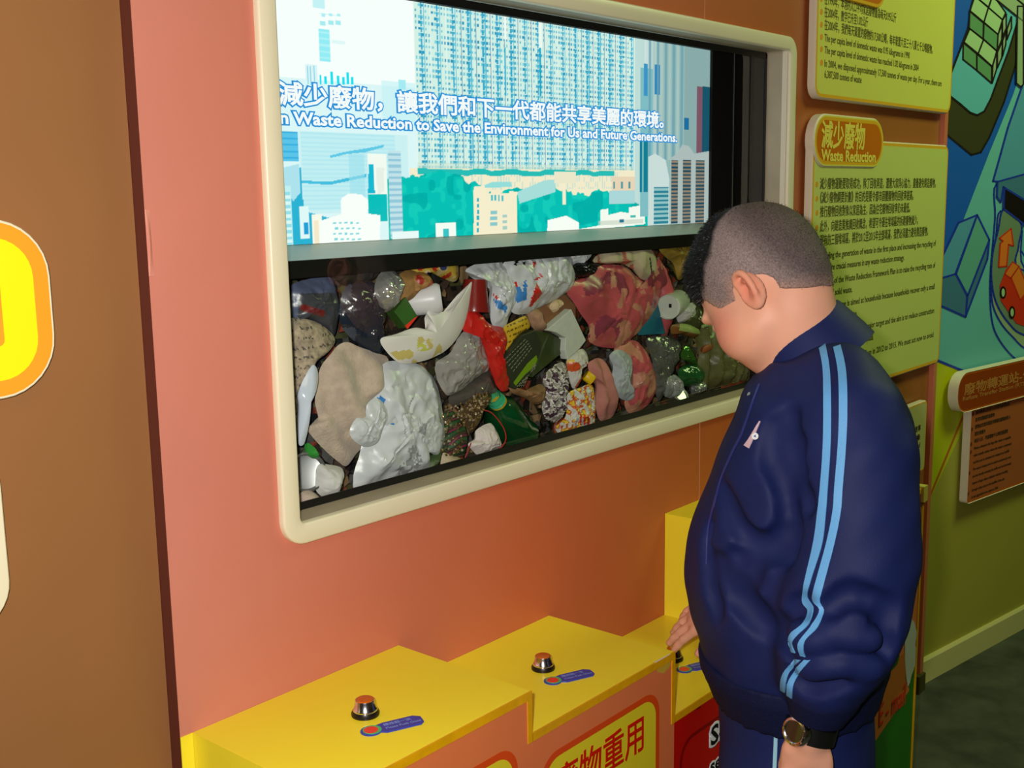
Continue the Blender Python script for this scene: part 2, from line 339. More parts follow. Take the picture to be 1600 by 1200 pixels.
for cx, cy in ((1565, 457), (1579, 488)):
    b = MB(); flat(b, [(cx+5*math.cos(a*PI/8), cy+10*math.sin(a*PI/8)) for a in range(16)], MC['black'], 15)
    flat(b, [(cx+2.6*math.cos(a*PI/8), cy+6.5*math.sin(a*PI/8)) for a in range(16)], MC['lite'], 16); b.build('car_wheel', mur, fix=False)
# ------------------------------------------------------------------ signs on the green wall
m_sorg = mat('sign_orange', (176, 96, 52), .4); m_sorg2 = mat('sign_dark_orange', (150, 62, 10), .4); m_sorg3 = mat('sign_rim_orange', (190, 92, 16), .4)
m_stxt = mat('sign_tan_letters', (186, 124, 62), .4); m_ktxt = mat('dark_letters', (52, 44, 22), .5)
def gmap(d0): return lambda p: G(p[0], p[2], d0+p[1])
s0, zb = RG(1510, 788, .03); _, zt2 = RG(1512, 640, .03); sr = s0+.62
sg = empty('information_sign', G(s0+.2, zb, .0), 'orange information board with dark bullet lines under a pill heading, on the green wall', 'sign')
ob = plate('board', s0, sr, zb, zt2+.05, .012, .008, .03, m_creamside, [(0, m_sorg3), (.008, m_sorg)], sg, gmap(0))
p0, pz0 = RG(1494, 612, .036); _, pzt = RG(1512, 581, .036); _, pzb = RG(1506, 644, .036)
pl = plate('title_plate', p0, p0+.75, pzb, pzt, (pzt-pzb)*.45, .012, .040, m_creamside, [(0, m_sorg3), (.006, m_sorg2)], sg, gmap(0))
def gtext(name, s, px, py, hpx, m, par, d, width=None, bold=0., line=1., rows=1):
    x, z = RG(px, py, d); _, z2 = RG(px, py-hpx, d)
    return text(name, s, 0, 0, 0, (z2-z)*1.15, m, par, width=width, bold=bold, line=line, loc=G(x, z, d+.0004), rotz=GANG)
gtext('chinese_title', '廢物轉運站-住宅廢物', 1506, 617, 17, m_stxt, pl, .040, width=.60, bold=.0008)
gtext('english_title', 'Refuse Transfer Station (RTS) - Domestic Waste', 1504, 627, 8, m_stxt, pl, .040, width=.62, bold=.0004)
ys = [647, 671, 694, 706.5, 739.5, 772]; xs_ = [1520.5, 1519, 1517.5, 1517, 1515, 1512.5]
for px, py in zip(xs_, ys):
    b = MB(); s_, z_ = RG(px, py, .0305)
    c = [G(s_+.0045*math.cos(a*PI/6), z_+.006*math.sin(a*PI/6), .0305) for a in range(12)]
    k = len(b.v); b.v += c; b.f.append(tuple(range(k, k+12))); b.m.append(b.mi(m_edge)); b.build('bullet', sg, fix=False)
lines = ['廢物轉運站是現代化的廢物處理設施，', '能有效壓縮家居廢物', '廢物由垃圾車運送到轉運站壓縮後裝入', '密封貨櫃內', '每日七日，可處理數千公噸家居廢物', 'Waste collected in the bags after waste in vegetable', 'refuse transfer station where the waste is compacted', 'and then put in containers for transport to landfills', 'The waste is transported in sealed containers by road', 'and sea thereby reducing the traffic and environmental', 'impact of large refuse collection vehicles travelling', 'through urban areas to the landfills of the city', 'It was upgraded in two years to 2001']
for i, l in enumerate(lines):
    s_, _ = RG(1526, 650, .0305); z_ = zb+(zt2-zb)*(1-(i+.78)/13.6)-.004
    text('body_text', l, 0, 0, 0, .0105 if i > 4 else .0125, m_ktxt, sg, loc=G(s_-.006, z_, .0308), rotz=GANG, bold=.0003)
# ------------------------------------------------------------------ signs on the brown wall
m_so = mat('sign_orange_band', (240, 160, 40), .35); m_sy = mat('sign_bright_yellow', (238, 234, 20), .35); m_sp = mat('sign_pale_yellow', (234, 236, 100), .35); m_sr = mat('sign_salmon_fade', (238, 140, 96), .35)
x1s = float(RY(89, 560, 0)[0]); z1s = float(RY(20, 341, 0)[2]); z0s = float(RY(0, 624, 0)[2])
sg = empty('rounded_sign', (x1s-.3, YB, z0s), 'yellow and orange rounded sign with cream edge on the brown wall, left edge of view', 'sign')
plate('board', x1s-.62, x1s, z0s, z1s, .058, YB, 0.0, m_cream, [(0, m_cream), (.0025, m_so), (.018, m_sy), (.052, m_so), (.060, m_sp)], sg, bev=.001)
x1s = float(RY(19, 940, 0)[0]); z0s = float(RY(0, 977, 0)[2])
sg = empty('cream_sign', (x1s-.3, YB, z0s), 'plain cream rounded panel on the brown wall, below the yellow sign', 'panel')
plate('board', x1s-.62, x1s, z0s-.002, float(RY(5, 690, 0)[2]), .045, YB, 0.0, m_cream, [(0, m_cream)], sg)
# ------------------------------------------------------------------ text boards on the salmon wall
m_bo = mat('board_orange_rim', (232, 176, 40), .4); m_bc = mat('board_pale_yellow', (222, 222, 104), .4); m_bc2 = mat('board_pale_green', (206, 216, 120), .4)
m_tab = mat('tab_orange', (206, 112, 8), .4); m_tabl = mat('tab_letters', (244, 226, 96), .4); m_txt = mat('grey_olive_letters', (84, 84, 30), .5); m_bul = mat('bullet_orange', (226, 160, 40), .5)
BX0, BX1 = 2.227, 3.006; YF = -.022
def btext(name, s, px, py, size, par, y, width=None, bold=.00025, m=None):
    q = RY(px, py, y); return text(name, s, q[0], y-.0004, q[2], size, m or m_txt, par, width=width, bold=bold)
zb1 = float(RY(1300, 153, YF)[2])
sg = empty('text_board', (2.6, 0, zb1), 'upper pale yellow text board, cut off by the top edge, right of the window', 'sign')
plate('board', BX0, BX1, zb1-.004, zb1+.62, .03, -.006, YF, m_creamside, [(0, m_bo), (.010, m_bc)], sg, bev=.003)
plate('title_plate', BX0+.02, BX0+.33, float(RY(1330, 3, YF)[2]), float(RY(1330, 3, YF)[2])+.13, .05, YF+.002, YF-.006, m_bo, [(0, m_bo), (.008, m_tab)], sg)
L1 = [('在1990年，本港的人口平均家居廢物量為每天0.95公斤', 1288, 5, 1400, 34), ('在2004年，數字已升至1.02公斤', 1288, 25, 1356, 40), ('在2004年，我們每天棄置的廢物約17,500公噸，每年棄置六百三十八萬七千公噸廢物。', 1288, 45, 1457, 82),
      ('The per capita level of domestic waste was 0.95 kilograms in 1990', 1288, 64, 1421, 92), ('The per capita level of domestic waste has reached 1.02 kilograms in 2004', 1288, 83, 1435, 111),
      ('In 2004, we disposed approximately 17,500 tonnes of waste per day. For a year, there are', 1288, 104, 1471, 134), ('6,387,500 tonnes of waste', 1288, 121, 1346, 129)]
bl = MB()
for i, (s, a, b_, c_, d_) in enumerate(L1):
    q = RY(a, b_, YF); q2 = RY(c_, d_, YF)
    text('body_text', s, q[0], YF-.0004, q[2], .021 if i > 2 else .024, m_txt, sg, width=q2[0]-q[0], bold=.0002)
    if i < 6: bl = MB(); lathe(bl, [(.006, 0), (.006, .0006)], m_bul, (q[0]-.014, YF, q[2]+.007), (0, -1, 0), 12); bl.build('bullet', sg)
# second board with a pill heading
zt_ = float(RY(1400, 222, YF)[2]); zb2 = float(RY(1456, 570, YF)[2])
sg = empty('text_board', (2.6, 0, zb2), 'tall pale green text board headed Waste Reduction, behind the boy', 'sign')
plate('board', BX0, BX1, zb2, zt_, .022, -.006, YF, m_creamside, [(0, m_bo), (.010, m_bc2)], sg, bev=.003)
q0 = RY(1268, 255, YF-.006); q1 = RY(1384, 180, YF-.006); zt2 = float(RY(1300, 178, YF-.006)[2]); zb3 = float(RY(1330, 262, YF-.006)[2])
tp = plate('title_plate', BX0-.004, float(q1[0]), zb3, zt2, .06, -.006, YF-.004, m_creamside, [(0, mat('tab_rim', (226, 220, 90), .4)), (.006, m_bo), (.013, m_tab)], sg, bev=.003)
q = RY(1284, 232, YF-.006); q2 = RY(1352, 232, YF-.006)
text('chinese_title', '減少廢物', q[0], YF-.0046, q[2]-.001, .085, m_tabl, tp, width=q2[0]-q[0], height=.060, bold=.0022)
q = RY(1284, 246, YF-.006); q2 = RY(1369, 253, YF-.006)
text('english_title', 'Waste Reduction', q[0], YF-.0046, q[2]-.008, .05, m_tabl, tp, width=q2[0]-q[0], height=.025, bold=.0018)
L2 = [('減少廢物運動要取得成功，除了回收再造，還需大家同心協力，盡量避免製造廢物。', 1281, 294, 1462, 1), ('《減少廢物綱要計劃》的目的是要令都市固體廢物的回收率提高。', 1281, 316, 1427, 1),
      ('推行廢物回收對象以家居為主，因為住宅廢物回收率仍未最低。', 1281, 338, 1422, 1), ('此外，向建造業推廣回收概念，希望可令運往堆填區的拆建廢物減少。', 1281, 361, 1434, 1), ('現有的三個堆填區，將於2012至2015年全部填滿，我們必須盡力避免製造廢物。', 1281, 383, 1450, 1),
      ('Avoiding the generation of waste in the first place and increasing the recycling of', 1280, 405, 1462, 1), ('waste are crucial measures in any waste reduction strategy.', 1280, 424, 1413, 0), ('The aim of the Waste Reduction Framework Plan is to raise the recycling rate of', 1280, 446, 1461, 1), ('municipal solid waste.', 1280, 465, 1332, 0),
      ('The programme is aimed at households because households recover only a small', 1280, 486, 1460, 1), ('fraction of their waste.', 1280, 506, 1340, 0), ('Construction waste is also a major target and the aim is to reduce construction', 1280, 531, 1459, 1), ('waste at source by sorting it on site and reusing it wherever practical.', 1280, 552, 1365, 0),
      ('All of the landfills will be full up in 2012 to 2015. We must act now to avoid', 1280, 576, 1458, 1)]
bl = MB(); zz = zt_
for i, (s, a, b_, c_, bu) in enumerate(L2):
    q = RY(a, b_, YF); q2 = RY(c_, 300, YF)
    # the right end of the line leans with the wall: take x on the same height
    xe = float(RY(c_, float(PJ((2.9, YF, q[2]))[1]), YF)[0])
    text('body_text', s, q[0], YF-.0004, q[2], .020 if i > 4 else .026, m_txt, sg, width=xe-float(q[0]), bold=.0003)
    if bu: bl = MB(); lathe(bl, [(.006, 0), (.006, .0006)], m_bul, (q[0]-.015, YF, q[2]+.008), (0, -1, 0), 12); bl.build('bullet', sg)
zt3 = float(RY(1440, 628, YF)[2]); zb4 = float(RY(1442, 735, YF)[2]); xr3 = float(RY(1448.5, 640, YF)[0])
sg = empty('text_board', (2.75, 0, zb4), 'small cream caption board low on the salmon wall, right behind the jacket back', 'sign')
plate('board', xr3-.36, xr3, zb4, zt3, .014, -.006, YF, m_creamside, [(0, m_bo), (.006, mat('board_khaki_cream', (196, 192, 128), .4))], sg, bev=.002)
for k, (s, py) in enumerate([('回收情況和回收率', 671), ('廢物紀錄', 685), ('The recovered and', 697), ('recycled amounts by', 707), ('collectors', 720)]):
    q = RY(1440, py, YF); text('body_text', s, xr3-.20+(.05 if k == 4 else 0), YF-.0004, q[2], .018, m_ktxt, sg, width=.16 if k != 4 else .09, bold=.0004)
# ------------------------------------------------------------------ display window
dw = empty('display_window', ((X0+X1)/2, 0, Z0), 'large rounded cream framed display window in the salmon wall', 'display case')
b = MB(); F = lambda i, y, r: rrect(X0+i, X1-i, Z0+i, Z1-i, r, y, n=10)
b.loft([F(0, 0, .034), F(0, -FT+.003, .034), F(.0008, -FT+.001, .033), F(.003, -FT, .031), F(FW-.003, -FT, .012), F(FW-.0008, -FT+.001, .010), F(FW, -FT+.003, .009), F(FW, .002, .009)], m_cream)
b.build('frame', dw, smooth=50)
GY = .044; i0, i1, k0, k1 = X0+FW, X1-FW, Z0+FW, Z1-FW
b = MB(); b.loft([rrect(i0-.001, i1+.001, k0-.001, k1+.001, .009, .002), rrect(i0-.001, i1+.001, k0-.001, k1+.001, .009, GY+.004)], m_sill); b.build('reveal', dw, smooth=50)
b = MB(); b.box((i1-.003, -.003, k0), (i1+.0005, .008, k1), m_creamside); b.build('reveal_bead', dw)
b = MB()
for a_, c_ in (((i0, k0), (i1, k0+.0105)), ((i0, k1-.012), (i1, k1)), ((i1-.006, k0), (i1, k1)), ((i0, k0), (i0+.004, k1))): b.box((a_[0], GY-.0008, a_[1]), (c_[0], GY+.0006, c_[1]), m_black)
b.build('gasket', dw)
b = MB(); b.box((i0, GY+.001, k0), (i1, GY+.005, k1), glassmat()); gl = b.build('glass_pane', dw)
xj = float(RY(1146, 200, GY)[0]); b = MB(); b.box((xj-.0006, GY-.0005, .5*(k0+k1)), (xj+.0006, GY+.0003, k1-.012), mat('glass_joint', (62, 66, 60), .4)); b.build('glass_joint', dw)
SY = .143
zs0 = float(RY(700, 369.5, SY)[2]); zs1 = float(RY(992, 59.4, SY)[2]); xs1 = float(RY(1108.3, 200, SY)[0]); xs0 = xs1-1.24
zl = float(RY(700, 391, .066)[2]); zl2 = float(RY(700, 416, .060)[2])
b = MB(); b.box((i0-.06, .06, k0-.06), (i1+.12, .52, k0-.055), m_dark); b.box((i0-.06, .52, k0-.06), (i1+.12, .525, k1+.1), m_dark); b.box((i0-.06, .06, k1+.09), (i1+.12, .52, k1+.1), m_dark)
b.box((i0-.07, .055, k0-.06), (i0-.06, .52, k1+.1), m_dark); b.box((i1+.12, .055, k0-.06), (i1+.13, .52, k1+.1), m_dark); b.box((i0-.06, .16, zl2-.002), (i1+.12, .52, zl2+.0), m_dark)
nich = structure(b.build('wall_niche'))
b = MB(); m_ledge = mat('ledge_grey', (176, 186, 176), .45, var=.08, vscale=4)
b.loft([[(i0-.03, SY+.003, zs0), (i0-.03, .066, zl), (i0-.03, .066, zl-.004), (i0-.03, SY+.003, zl-.004)], [(i1+.03, SY+.003, zs0), (i1+.03, .066, zl), (i1+.03, .066, zl-.004), (i1+.03, SY+.003, zl-.004)]], m_ledge, cap0=True, cap1=True)
b.build('screen_ledge', nich)
b = MB(); b.box((i0-.03, .060, zl2), (i1+.03, .067, zl-.0002), m_black); b.build('ledge_fascia', nich)
b = MB(); b.box((i0-.06, SY-.006, zs1), (i1+.12, SY+.004, k1+.09), m_dark); b.box((xs1, SY-.006, zs0), (i1+.12, SY+.004, zs1), m_dark); b.build('screen_surround', nich)
# ------------------------------------------------------------------ video screen: a flat emissive picture, coloured per vertex
scr = empty('video_screen', ((xs0+xs1)/2, SY, zs0), 'wide lit video screen showing towers and a bilingual waste slogan, behind the glass', 'screen')
NX, NZ = 760, 300
gx = np.linspace(xs0, xs1, NX); gz = np.linspace(zs0, zs1, NZ); X, Z = np.meshgrid(gx, gz, indexing='ij')
col = np.zeros((NX, NZ, 3)); rs = np.random.RandomState(3)
def vn(sx, sz, seed=0):       # value noise on the picture
    r_ = np.random.RandomState(seed); nx, nz = int(1.3/sx)+3, int(.5/sz)+3; g = r_.rand(nx, nz)
    fx = (X-xs0)/sx; fz = (Z-zs0)/sz; ix = fx.astype(int); iz = fz.astype(int); tx = fx-ix; tz = fz-iz; tx = tx*tx*(3-2*tx); tz = tz*tz*(3-2*tz)
    return (g[ix, iz]*(1-tx)+g[ix+1, iz]*tx)*(1-tz)+(g[ix, iz+1]*(1-tx)+g[ix+1, iz+1]*tx)*tz
def S2(px, py): q = RY(px, py, SY); return float(q[0]), float(q[2])
def pset(mask, c, a=1.):
    c = np.array(c, float); col[mask] = col[mask]*(1-a)+c*a
def rc(px0, py0, px1, py1, c, a=1.):
    x0, zt = S2(px0, py0); x1, zb = S2(px1, py1); m_ = (X >= x0) & (X <= x1) & (Z <= zt) & (Z >= zb); pset(m_, c, a); return m_
def poly(pts, c, a=1.):
    q = [S2(*p) for p in pts]; ins = np.zeros(X.shape, bool); n = len(q)
    for i in range(n):
        (x0, z0), (x1, z1) = q[i], q[i-1]
        if abs(z1-z0) < 1e-9: continue
        ins ^= ((z0 > Z) != (z1 > Z)) & (X < (x1-x0)*(Z-z0)/(z1-z0)+x0)
    pset(ins, c, a); return ins
PXc = lambda x: PJ((x, SY, (zs0+zs1)/2))[0]
col[:] = (250, 255, 255)
xa = S2(985, 200)[0]; t = np.clip((X-xa)/.12, 0, 1)[..., None]; col[:] = col*(1-t)+np.array((150, 186, 184))*t  # screen's dimming at a slant, put into the picture colours towards the right
pset((Z < S2(560, 130)[1]) & (X < S2(650, 200)[0]), (222, 246, 250))
# big tower blocks
x0 = S2(648, 100)[0]; x1 = S2(991, 100)[0]; zb = S2(800, 268)[1]
mT = (X > x0) & (X < x1) & (Z > zb)
base = np.array((214, 240, 232)); pset(mT, base)
W_ = .0345; tt = ((X-x0)/W_) % 1; zz = (Z/.0085) % 1
win = (((tt*5) % 1) > .42) & (zz > .38) & (zz < .86)
cell = np.floor((X-x0)/W_*5)*7.13+np.floor(Z/.0085)*3.77; hsh = np.abs(np.sin(cell*12.9898)*43758.5453) % 1
pset(mT & win & (hsh > .18), (128, 206, 222)); pset(mT & win & (hsh > .6), (84, 178, 208)); pset(mT & win & (hsh > .86), (44, 150, 190))
pset(mT & (tt > .40) & (tt < .52) & (zz < .9), (58, 170, 206)); pset(mT & (tt > .60) & (tt < .66), (92, 190, 214)); pset(mT & (tt > .96), (110, 150, 176)); pset(mT & (tt < .035), (238, 246, 240))
for p_ in (789, 844): rc(p_-3, -30, p_+3, 75 if p_ > 800 else 62, (242, 250, 246)); rc(p_-1.5, 74, p_+2, 150, (26, 170, 206))
pset(mT & (Z < zb+.012) & (zz > .2), (206, 224, 206), .6)
rc(992, 20, 1006, 340, (186, 218, 214), .8)
# left blocks and skyline
rc(487, -30, 508, 14, (178, 236, 246), .7); rc(498, 20, 531, 26, (214, 244, 250)); 
for k in range(3): rc(500+k*12, 32, 509+k*12, 40, (168, 234, 244)); rc(502+k*12, 21, 508+k*12, 26, (176, 236, 246))
m_ = rc(498, 45, 517, 97, (150, 236, 248)); pset(m_ & (zz > .7), (176, 242, 250)); rc(518, 62, 540, 70, (226, 248, 250)); rc(476, 100, 496, 128, (222, 244, 250))
for k, (p_, t_) in enumerate([(481, 103), (486, 103), (491.5, 103), (501, 117), (509, 119), (519, 112), (529, 118), (537, 120), (544, 113), (550, 120)]): rc(p_-1.6 if k < 3 else p_-2.4, t_, p_+1.4 if k < 3 else p_+2, 132, (120, 206, 232) if k < 3 else (20, 222, 240))
rc(596, 126, 650, 200, (196, 240, 248), .6); rc(622, 124, 634, 140, (168, 234, 246))
m_ = rc(440, 205, 467, 252, (92, 196, 236)); pset(m_ & (zz > .75), (60, 176, 226))
rc(467, 205, 640, 330, (206, 240, 246)); m_ = rc(470, 205, 620, 325, (196, 238, 246)); pset(m_ & (((Z/.006) % 1) > .6), (178, 230, 242), .7)
poly([(515, 243), (545, 236), (572, 232), (600, 226), (600, 230), (570, 238), (540, 241), (516, 247)], (96, 200, 232)); poly([(472, 282), (515, 284), (572, 272), (572, 277), (515, 289), (472, 286)], (70, 190, 226))
rc(545, 240, 572, 320, (160, 224, 240), .6); poly([(440, 262), (470, 262), (472, 300), (476, 330), (530, 345), (530, 382), (440, 386)], (44, 178, 214)); poly([(442, 262), (467, 256), (470, 300), (458, 315), (444, 290)], (176, 226, 240))
rc(440, 290, 458, 386, (196, 240, 244)); m_ = rc(444, 300, 457, 384, (150, 222, 236)); pset(m_ & (zz > .5), (220, 248, 248)); rc(468, 322, 484, 372, (226, 248, 250)); rc(475, 348, 483, 366, (36, 160, 218))
rc(487, 335, 505, 384, (250, 250, 236)); rc(503, 345, 520, 384, (244, 236, 244)); rc(490, 345, 499, 384, (248, 232, 204))
# trees and podium
tz = .014*vn(.02, .02, 5)+.016*vn(.06, .05, 6)+.006*vn(.007, .01, 8)
zt_l = np.interp(X, [S2(p, 250)[0] for p in (570, 605, 650, 700, 760, 820, 880, 930, 1000, 1010)], [S2(p, y)[1] for p, y in ((570, 300), (605, 290), (650, 275), (700, 274), (760, 300), (820, 300), (880, 300), (930, 300), (1000, 318), (1010, 320))])
rc(640, 262, 992, 330, (248, 236, 206)); pset((X > S2(640, 1)[0]) & (X < x1) & (Z < zb) & (Z > zb-.030) & (tt*5 % 1 > .5) & (hsh > .45), (206, 226, 214))
pset((X > S2(650, 200)[0]) & (X < S2(960, 200)[0]) & (np.abs(Z-(zb-.004)-.004*vn(.02, .02, 4)) < .0045), (40, 190, 186))
mt = (X > S2(606, 300)[0]) & (X < S2(1012, 300)[0]) & (Z < zt_l+tz-.012); pset(mt, (8, 192, 184)); pset(mt & (vn(.012, .012, 11) > .62), (24, 206, 190), .8); pset(mt & (vn(.02, .02, 12) > .66), (0, 172, 168), .8)
rc(574, 240, 606, 306, (246, 250, 244)); poly([(576, 257), (583, 257), (586, 302), (575, 302)], (24, 184, 212)); poly([(588, 262), (600, 262), (600, 298), (590, 306)], (234, 240, 232))
m_ = rc(606, 235, 630, 372, (196, 226, 236)); pset(m_ & (zz > .55), (150, 200, 222)); rc(611, 240, 616, 372, (110, 196, 216), .8); rc(575, 304, 606, 345, (12, 190, 190))
poly([(500, 386), (500, 345), (533, 335), (533, 310), (545, 302), (565, 304), (575, 312), (575, 334), (594, 336), (594, 382)], (252, 255, 252))
for j in range(4):
    for k in range(5): rc(520+k*9+(j % 2)*3, 347+j*8.5, 525+k*9+(j % 2)*3, 349.6+j*8.5, (130, 214, 226))
rc(612, 362, 655, 376, (236, 250, 250)); rc(681, 349, 713, 372, (246, 252, 246)); rc(692, 358, 702, 372, (60, 196, 200)); poly([(770, 284), (798, 284), (800, 292), (745, 294)], (150, 222, 222))
poly([(740, 372), (740, 292), (757, 290), (760, 302), (796, 302), (796, 298), (808, 300), (808, 368)], (250, 238, 208))
for j in range(6): rc(745, 309+j*9.5, 748.5, 315+j*9.5, (40, 180, 200))
for k in range(4): rc(767+k*5.5, 305, 770+k*5.5, 314, (70, 190, 204))
for k in range(3): rc(766, 330+k*9, 777, 335+k*9, (140, 200, 206)); rc(785, 335+k*9, 792, 340+k*9, (170, 206, 200))
poly([(808, 300), (850, 282), (868, 280), (868, 300), (812, 318)], (170, 222, 222)); rc(879, 277, 884, 320, (248, 238, 210)); rc(866, 268, 900, 286, (240, 232, 206)); rc(956, 276, 992, 314, (236, 214, 186)); rc(952, 298, 992, 318, (176, 216, 222))
for k in range(3): rc(958+k*12, 284, 961+k*12, 295, (80, 150, 160))
poly([(855, 362), (856, 344), (885, 337), (905, 348), (905, 360)], (252, 255, 250)); poly([(905, 358), (938, 352), (938, 328), (950, 326), (950, 336), (970, 331), (983, 333), (983, 324), (1007, 320), (1008, 350), (905, 362)], (250, 252, 244))
rc(935, 345, 1005, 349, (206, 214, 200), .7); rc(968, 343, 975, 347, (40, 120, 150)); rc(985, 336, 993, 340, (80, 190, 180))
# right hand towers, their colours greyed for the same off-angle dimming
m_ = rc(1001, 105, 1020, 338, (130, 190, 200)); rc(1006, 99, 1012, 150, (60, 150, 200)); rc(1022, 100, 1031, 148, (40, 130, 190)); rc(1000, 212, 1003, 300, (14, 130, 156)); rc(1006, 210, 1012, 300, (20, 128, 150))
for k in range(9): rc(1014+k*6.2, 60, 1016.5+k*6.2, 250, (176, 200, 198) if k % 2 else (110, 160, 180), .8)
rc(1070, 70, 1108, 250, (138, 168, 170), .75); rc(1089, 135, 1098, 250, (128, 86, 104)); rc(1098, 135, 1109, 250, (24, 84, 106)); rc(1069, 184, 1076, 203, (30, 110, 160))
poly([(1013, 352), (1013, 245), (1024, 240), (1040, 250), (1046, 280), (1046, 350)], (206, 222, 222)); m_ = rc(1022, 292, 1044, 350, (150, 196, 200)); pset(m_ & (zz > .5), (40, 130, 150))
poly([(1046, 350), (1048, 247), (1058, 240), (1066, 226), (1076, 228), (1085, 240), (1109, 236), (1109, 350)], (176, 190, 190))
for a_, c_ in ((1049, 1059), (1067, 1079), (1087, 1100)):
    m_ = rc(a_, 250, c_, 349, (150, 132, 112)); pset(m_ & (((Z/.0072) % 1) > .45), (30, 74, 92)); pset(m_ & (((Z/.0072) % 1) > .85), (90, 110, 116))
col = np.clip(col, 0, 255)/255.
col = np.where(col <= .04045, col/12.92, ((col+.055)/1.055)**2.4)
idx = np.arange(NX*NZ).reshape(NX, NZ)
V = np.stack([X, np.full_like(X, SY), Z], -1).reshape(-1, 3)
Fq = np.stack([idx[:-1, :-1], idx[1:, :-1], idx[1:, 1:], idx[:-1, 1:]], -1).reshape(-1, 4)
def npmesh(name, V, Fq, mats, parent=None, cols=None, cname='Col', smooth=False, mi=None):
    me = bpy.data.meshes.new(name); k = Fq.shape[1]
    me.vertices.add(len(V)); me.vertices.foreach_set('co', np.asarray(V, np.float32).ravel())
    me.loops.add(Fq.size); me.loops.foreach_set('vertex_index', Fq.astype(np.int32).ravel())
    me.polygons.add(len(Fq)); me.polygons.foreach_set('loop_start', np.arange(0, Fq.size, k, dtype=np.int32))
    for m in mats: me.materials.append(m)
    if mi is not None: me.polygons.foreach_set('material_index', np.asarray(mi, np.int32))
    me.update(calc_edges=True); me.validate()
    if smooth: me.polygons.foreach_set('use_smooth', np.ones(len(me.polygons), bool))
    if cols is not None:
        a = me.color_attributes.new(cname, 'FLOAT_COLOR', 'POINT'); a.data.foreach_set('color', np.concatenate([cols, np.ones((len(cols), 1))], 1).astype(np.float32).ravel())
    o = bpy.data.objects.new(name, me); C.objects.link(o)
    if parent is not None: setpar(o, parent)
    return o
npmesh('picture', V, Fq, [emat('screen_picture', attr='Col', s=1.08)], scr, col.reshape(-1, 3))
b = MB(); b.box((xs0-.01, SY+.001, zs0), (xs1+.01, SY+.04, zs1+.01), m_dark); b.build('screen_back', scr)
e_w = emat('screen_white', (250, 253, 255), s=1.05); e_b = emat('screen_blue', (40, 150, 226), s=1.)
def caption(name, s, pxl, pyl, pxr, pyr, hpx, bold, bold2):
    xl, zl_ = S2(pxl, pyl); xr, zr_ = S2(pxr, pyr); zt = S2(pxl, pyl-hpx)[1]
    c = text(name, s, xl, SY-.0018, (zl_+zr_)/2, .05, e_w, scr, width=xr-xl, bold=bold, height=(zt-zl_))
    a = text(name+'_outline', s, xl, SY-.001, (zl_+zr_)/2, .05, e_b, scr, bold=bold2, ext=.0001, like=FIT[0])
    a['kind'] = 'stuff'; c['kind'] = 'stuff'
caption('chinese_caption', '減少廢物，讓我們和下一代都能共享美麗的環境。', 433, 170, 1036, 199, 40, .0013, .0044)
caption('english_caption', 'n Waste Reduction to Save the Environment for Us and Future Generations.', 437, 202, 1057, 217, 21, .0016, .0060)
# ------------------------------------------------------------------ stepped push-button counter
XB = [.7006, 1.0346, 1.3687, 1.7107, 2.045, 2.3475]
HB = [.7665, .7092, .6078, .802, .757]
YFc = -.239
def flatY(b, pts, y, m, px=True):
    q = [(float(RY(p[0], p[1], y)[0]), y, float(RY(p[0], p[1], y)[2])) if px else (p[0], y, p[1]) for p in pts]
    k = len(b.v); b.v += q; b.f.append(tuple(range(k, k+len(q)))); b.m.append(b.mi(m))
def ringsign(b, x0, x1, z0, z1, r, wd, mo, mi_, y):
    b.loft([rrect(x0, x1, z0, z1, r, y), rrect(x0+wd, x1-wd, z0+wd, z1-wd, r-wd*.6, y)], mo)
    L = rrect(x0+wd, x1-wd, z0+wd, z1-wd, r-wd*.6, y-.0001); k = len(b.v); b.v += L; b.f.append(tuple(range(k, k+len(L)))); b.m.append(b.mi(mi_))
labels = ['yellow topped button step nearest the view, highest of the left three', 'second yellow button step with a red Chinese reuse sign on its front', 'low third yellow step with red front, under the boy\'s fingers', 'tall yellow step with bare left side rising behind the boy', 'far right orange fronted step with green e-mail artwork beside the floor']
steps = []
BTN = [(571, 1116.5), (845, 1043.5)]
bo = RZ(*BTN[0], HB[0]); boff = float(bo[0])-XB[0]; by_ = float(bo[1])
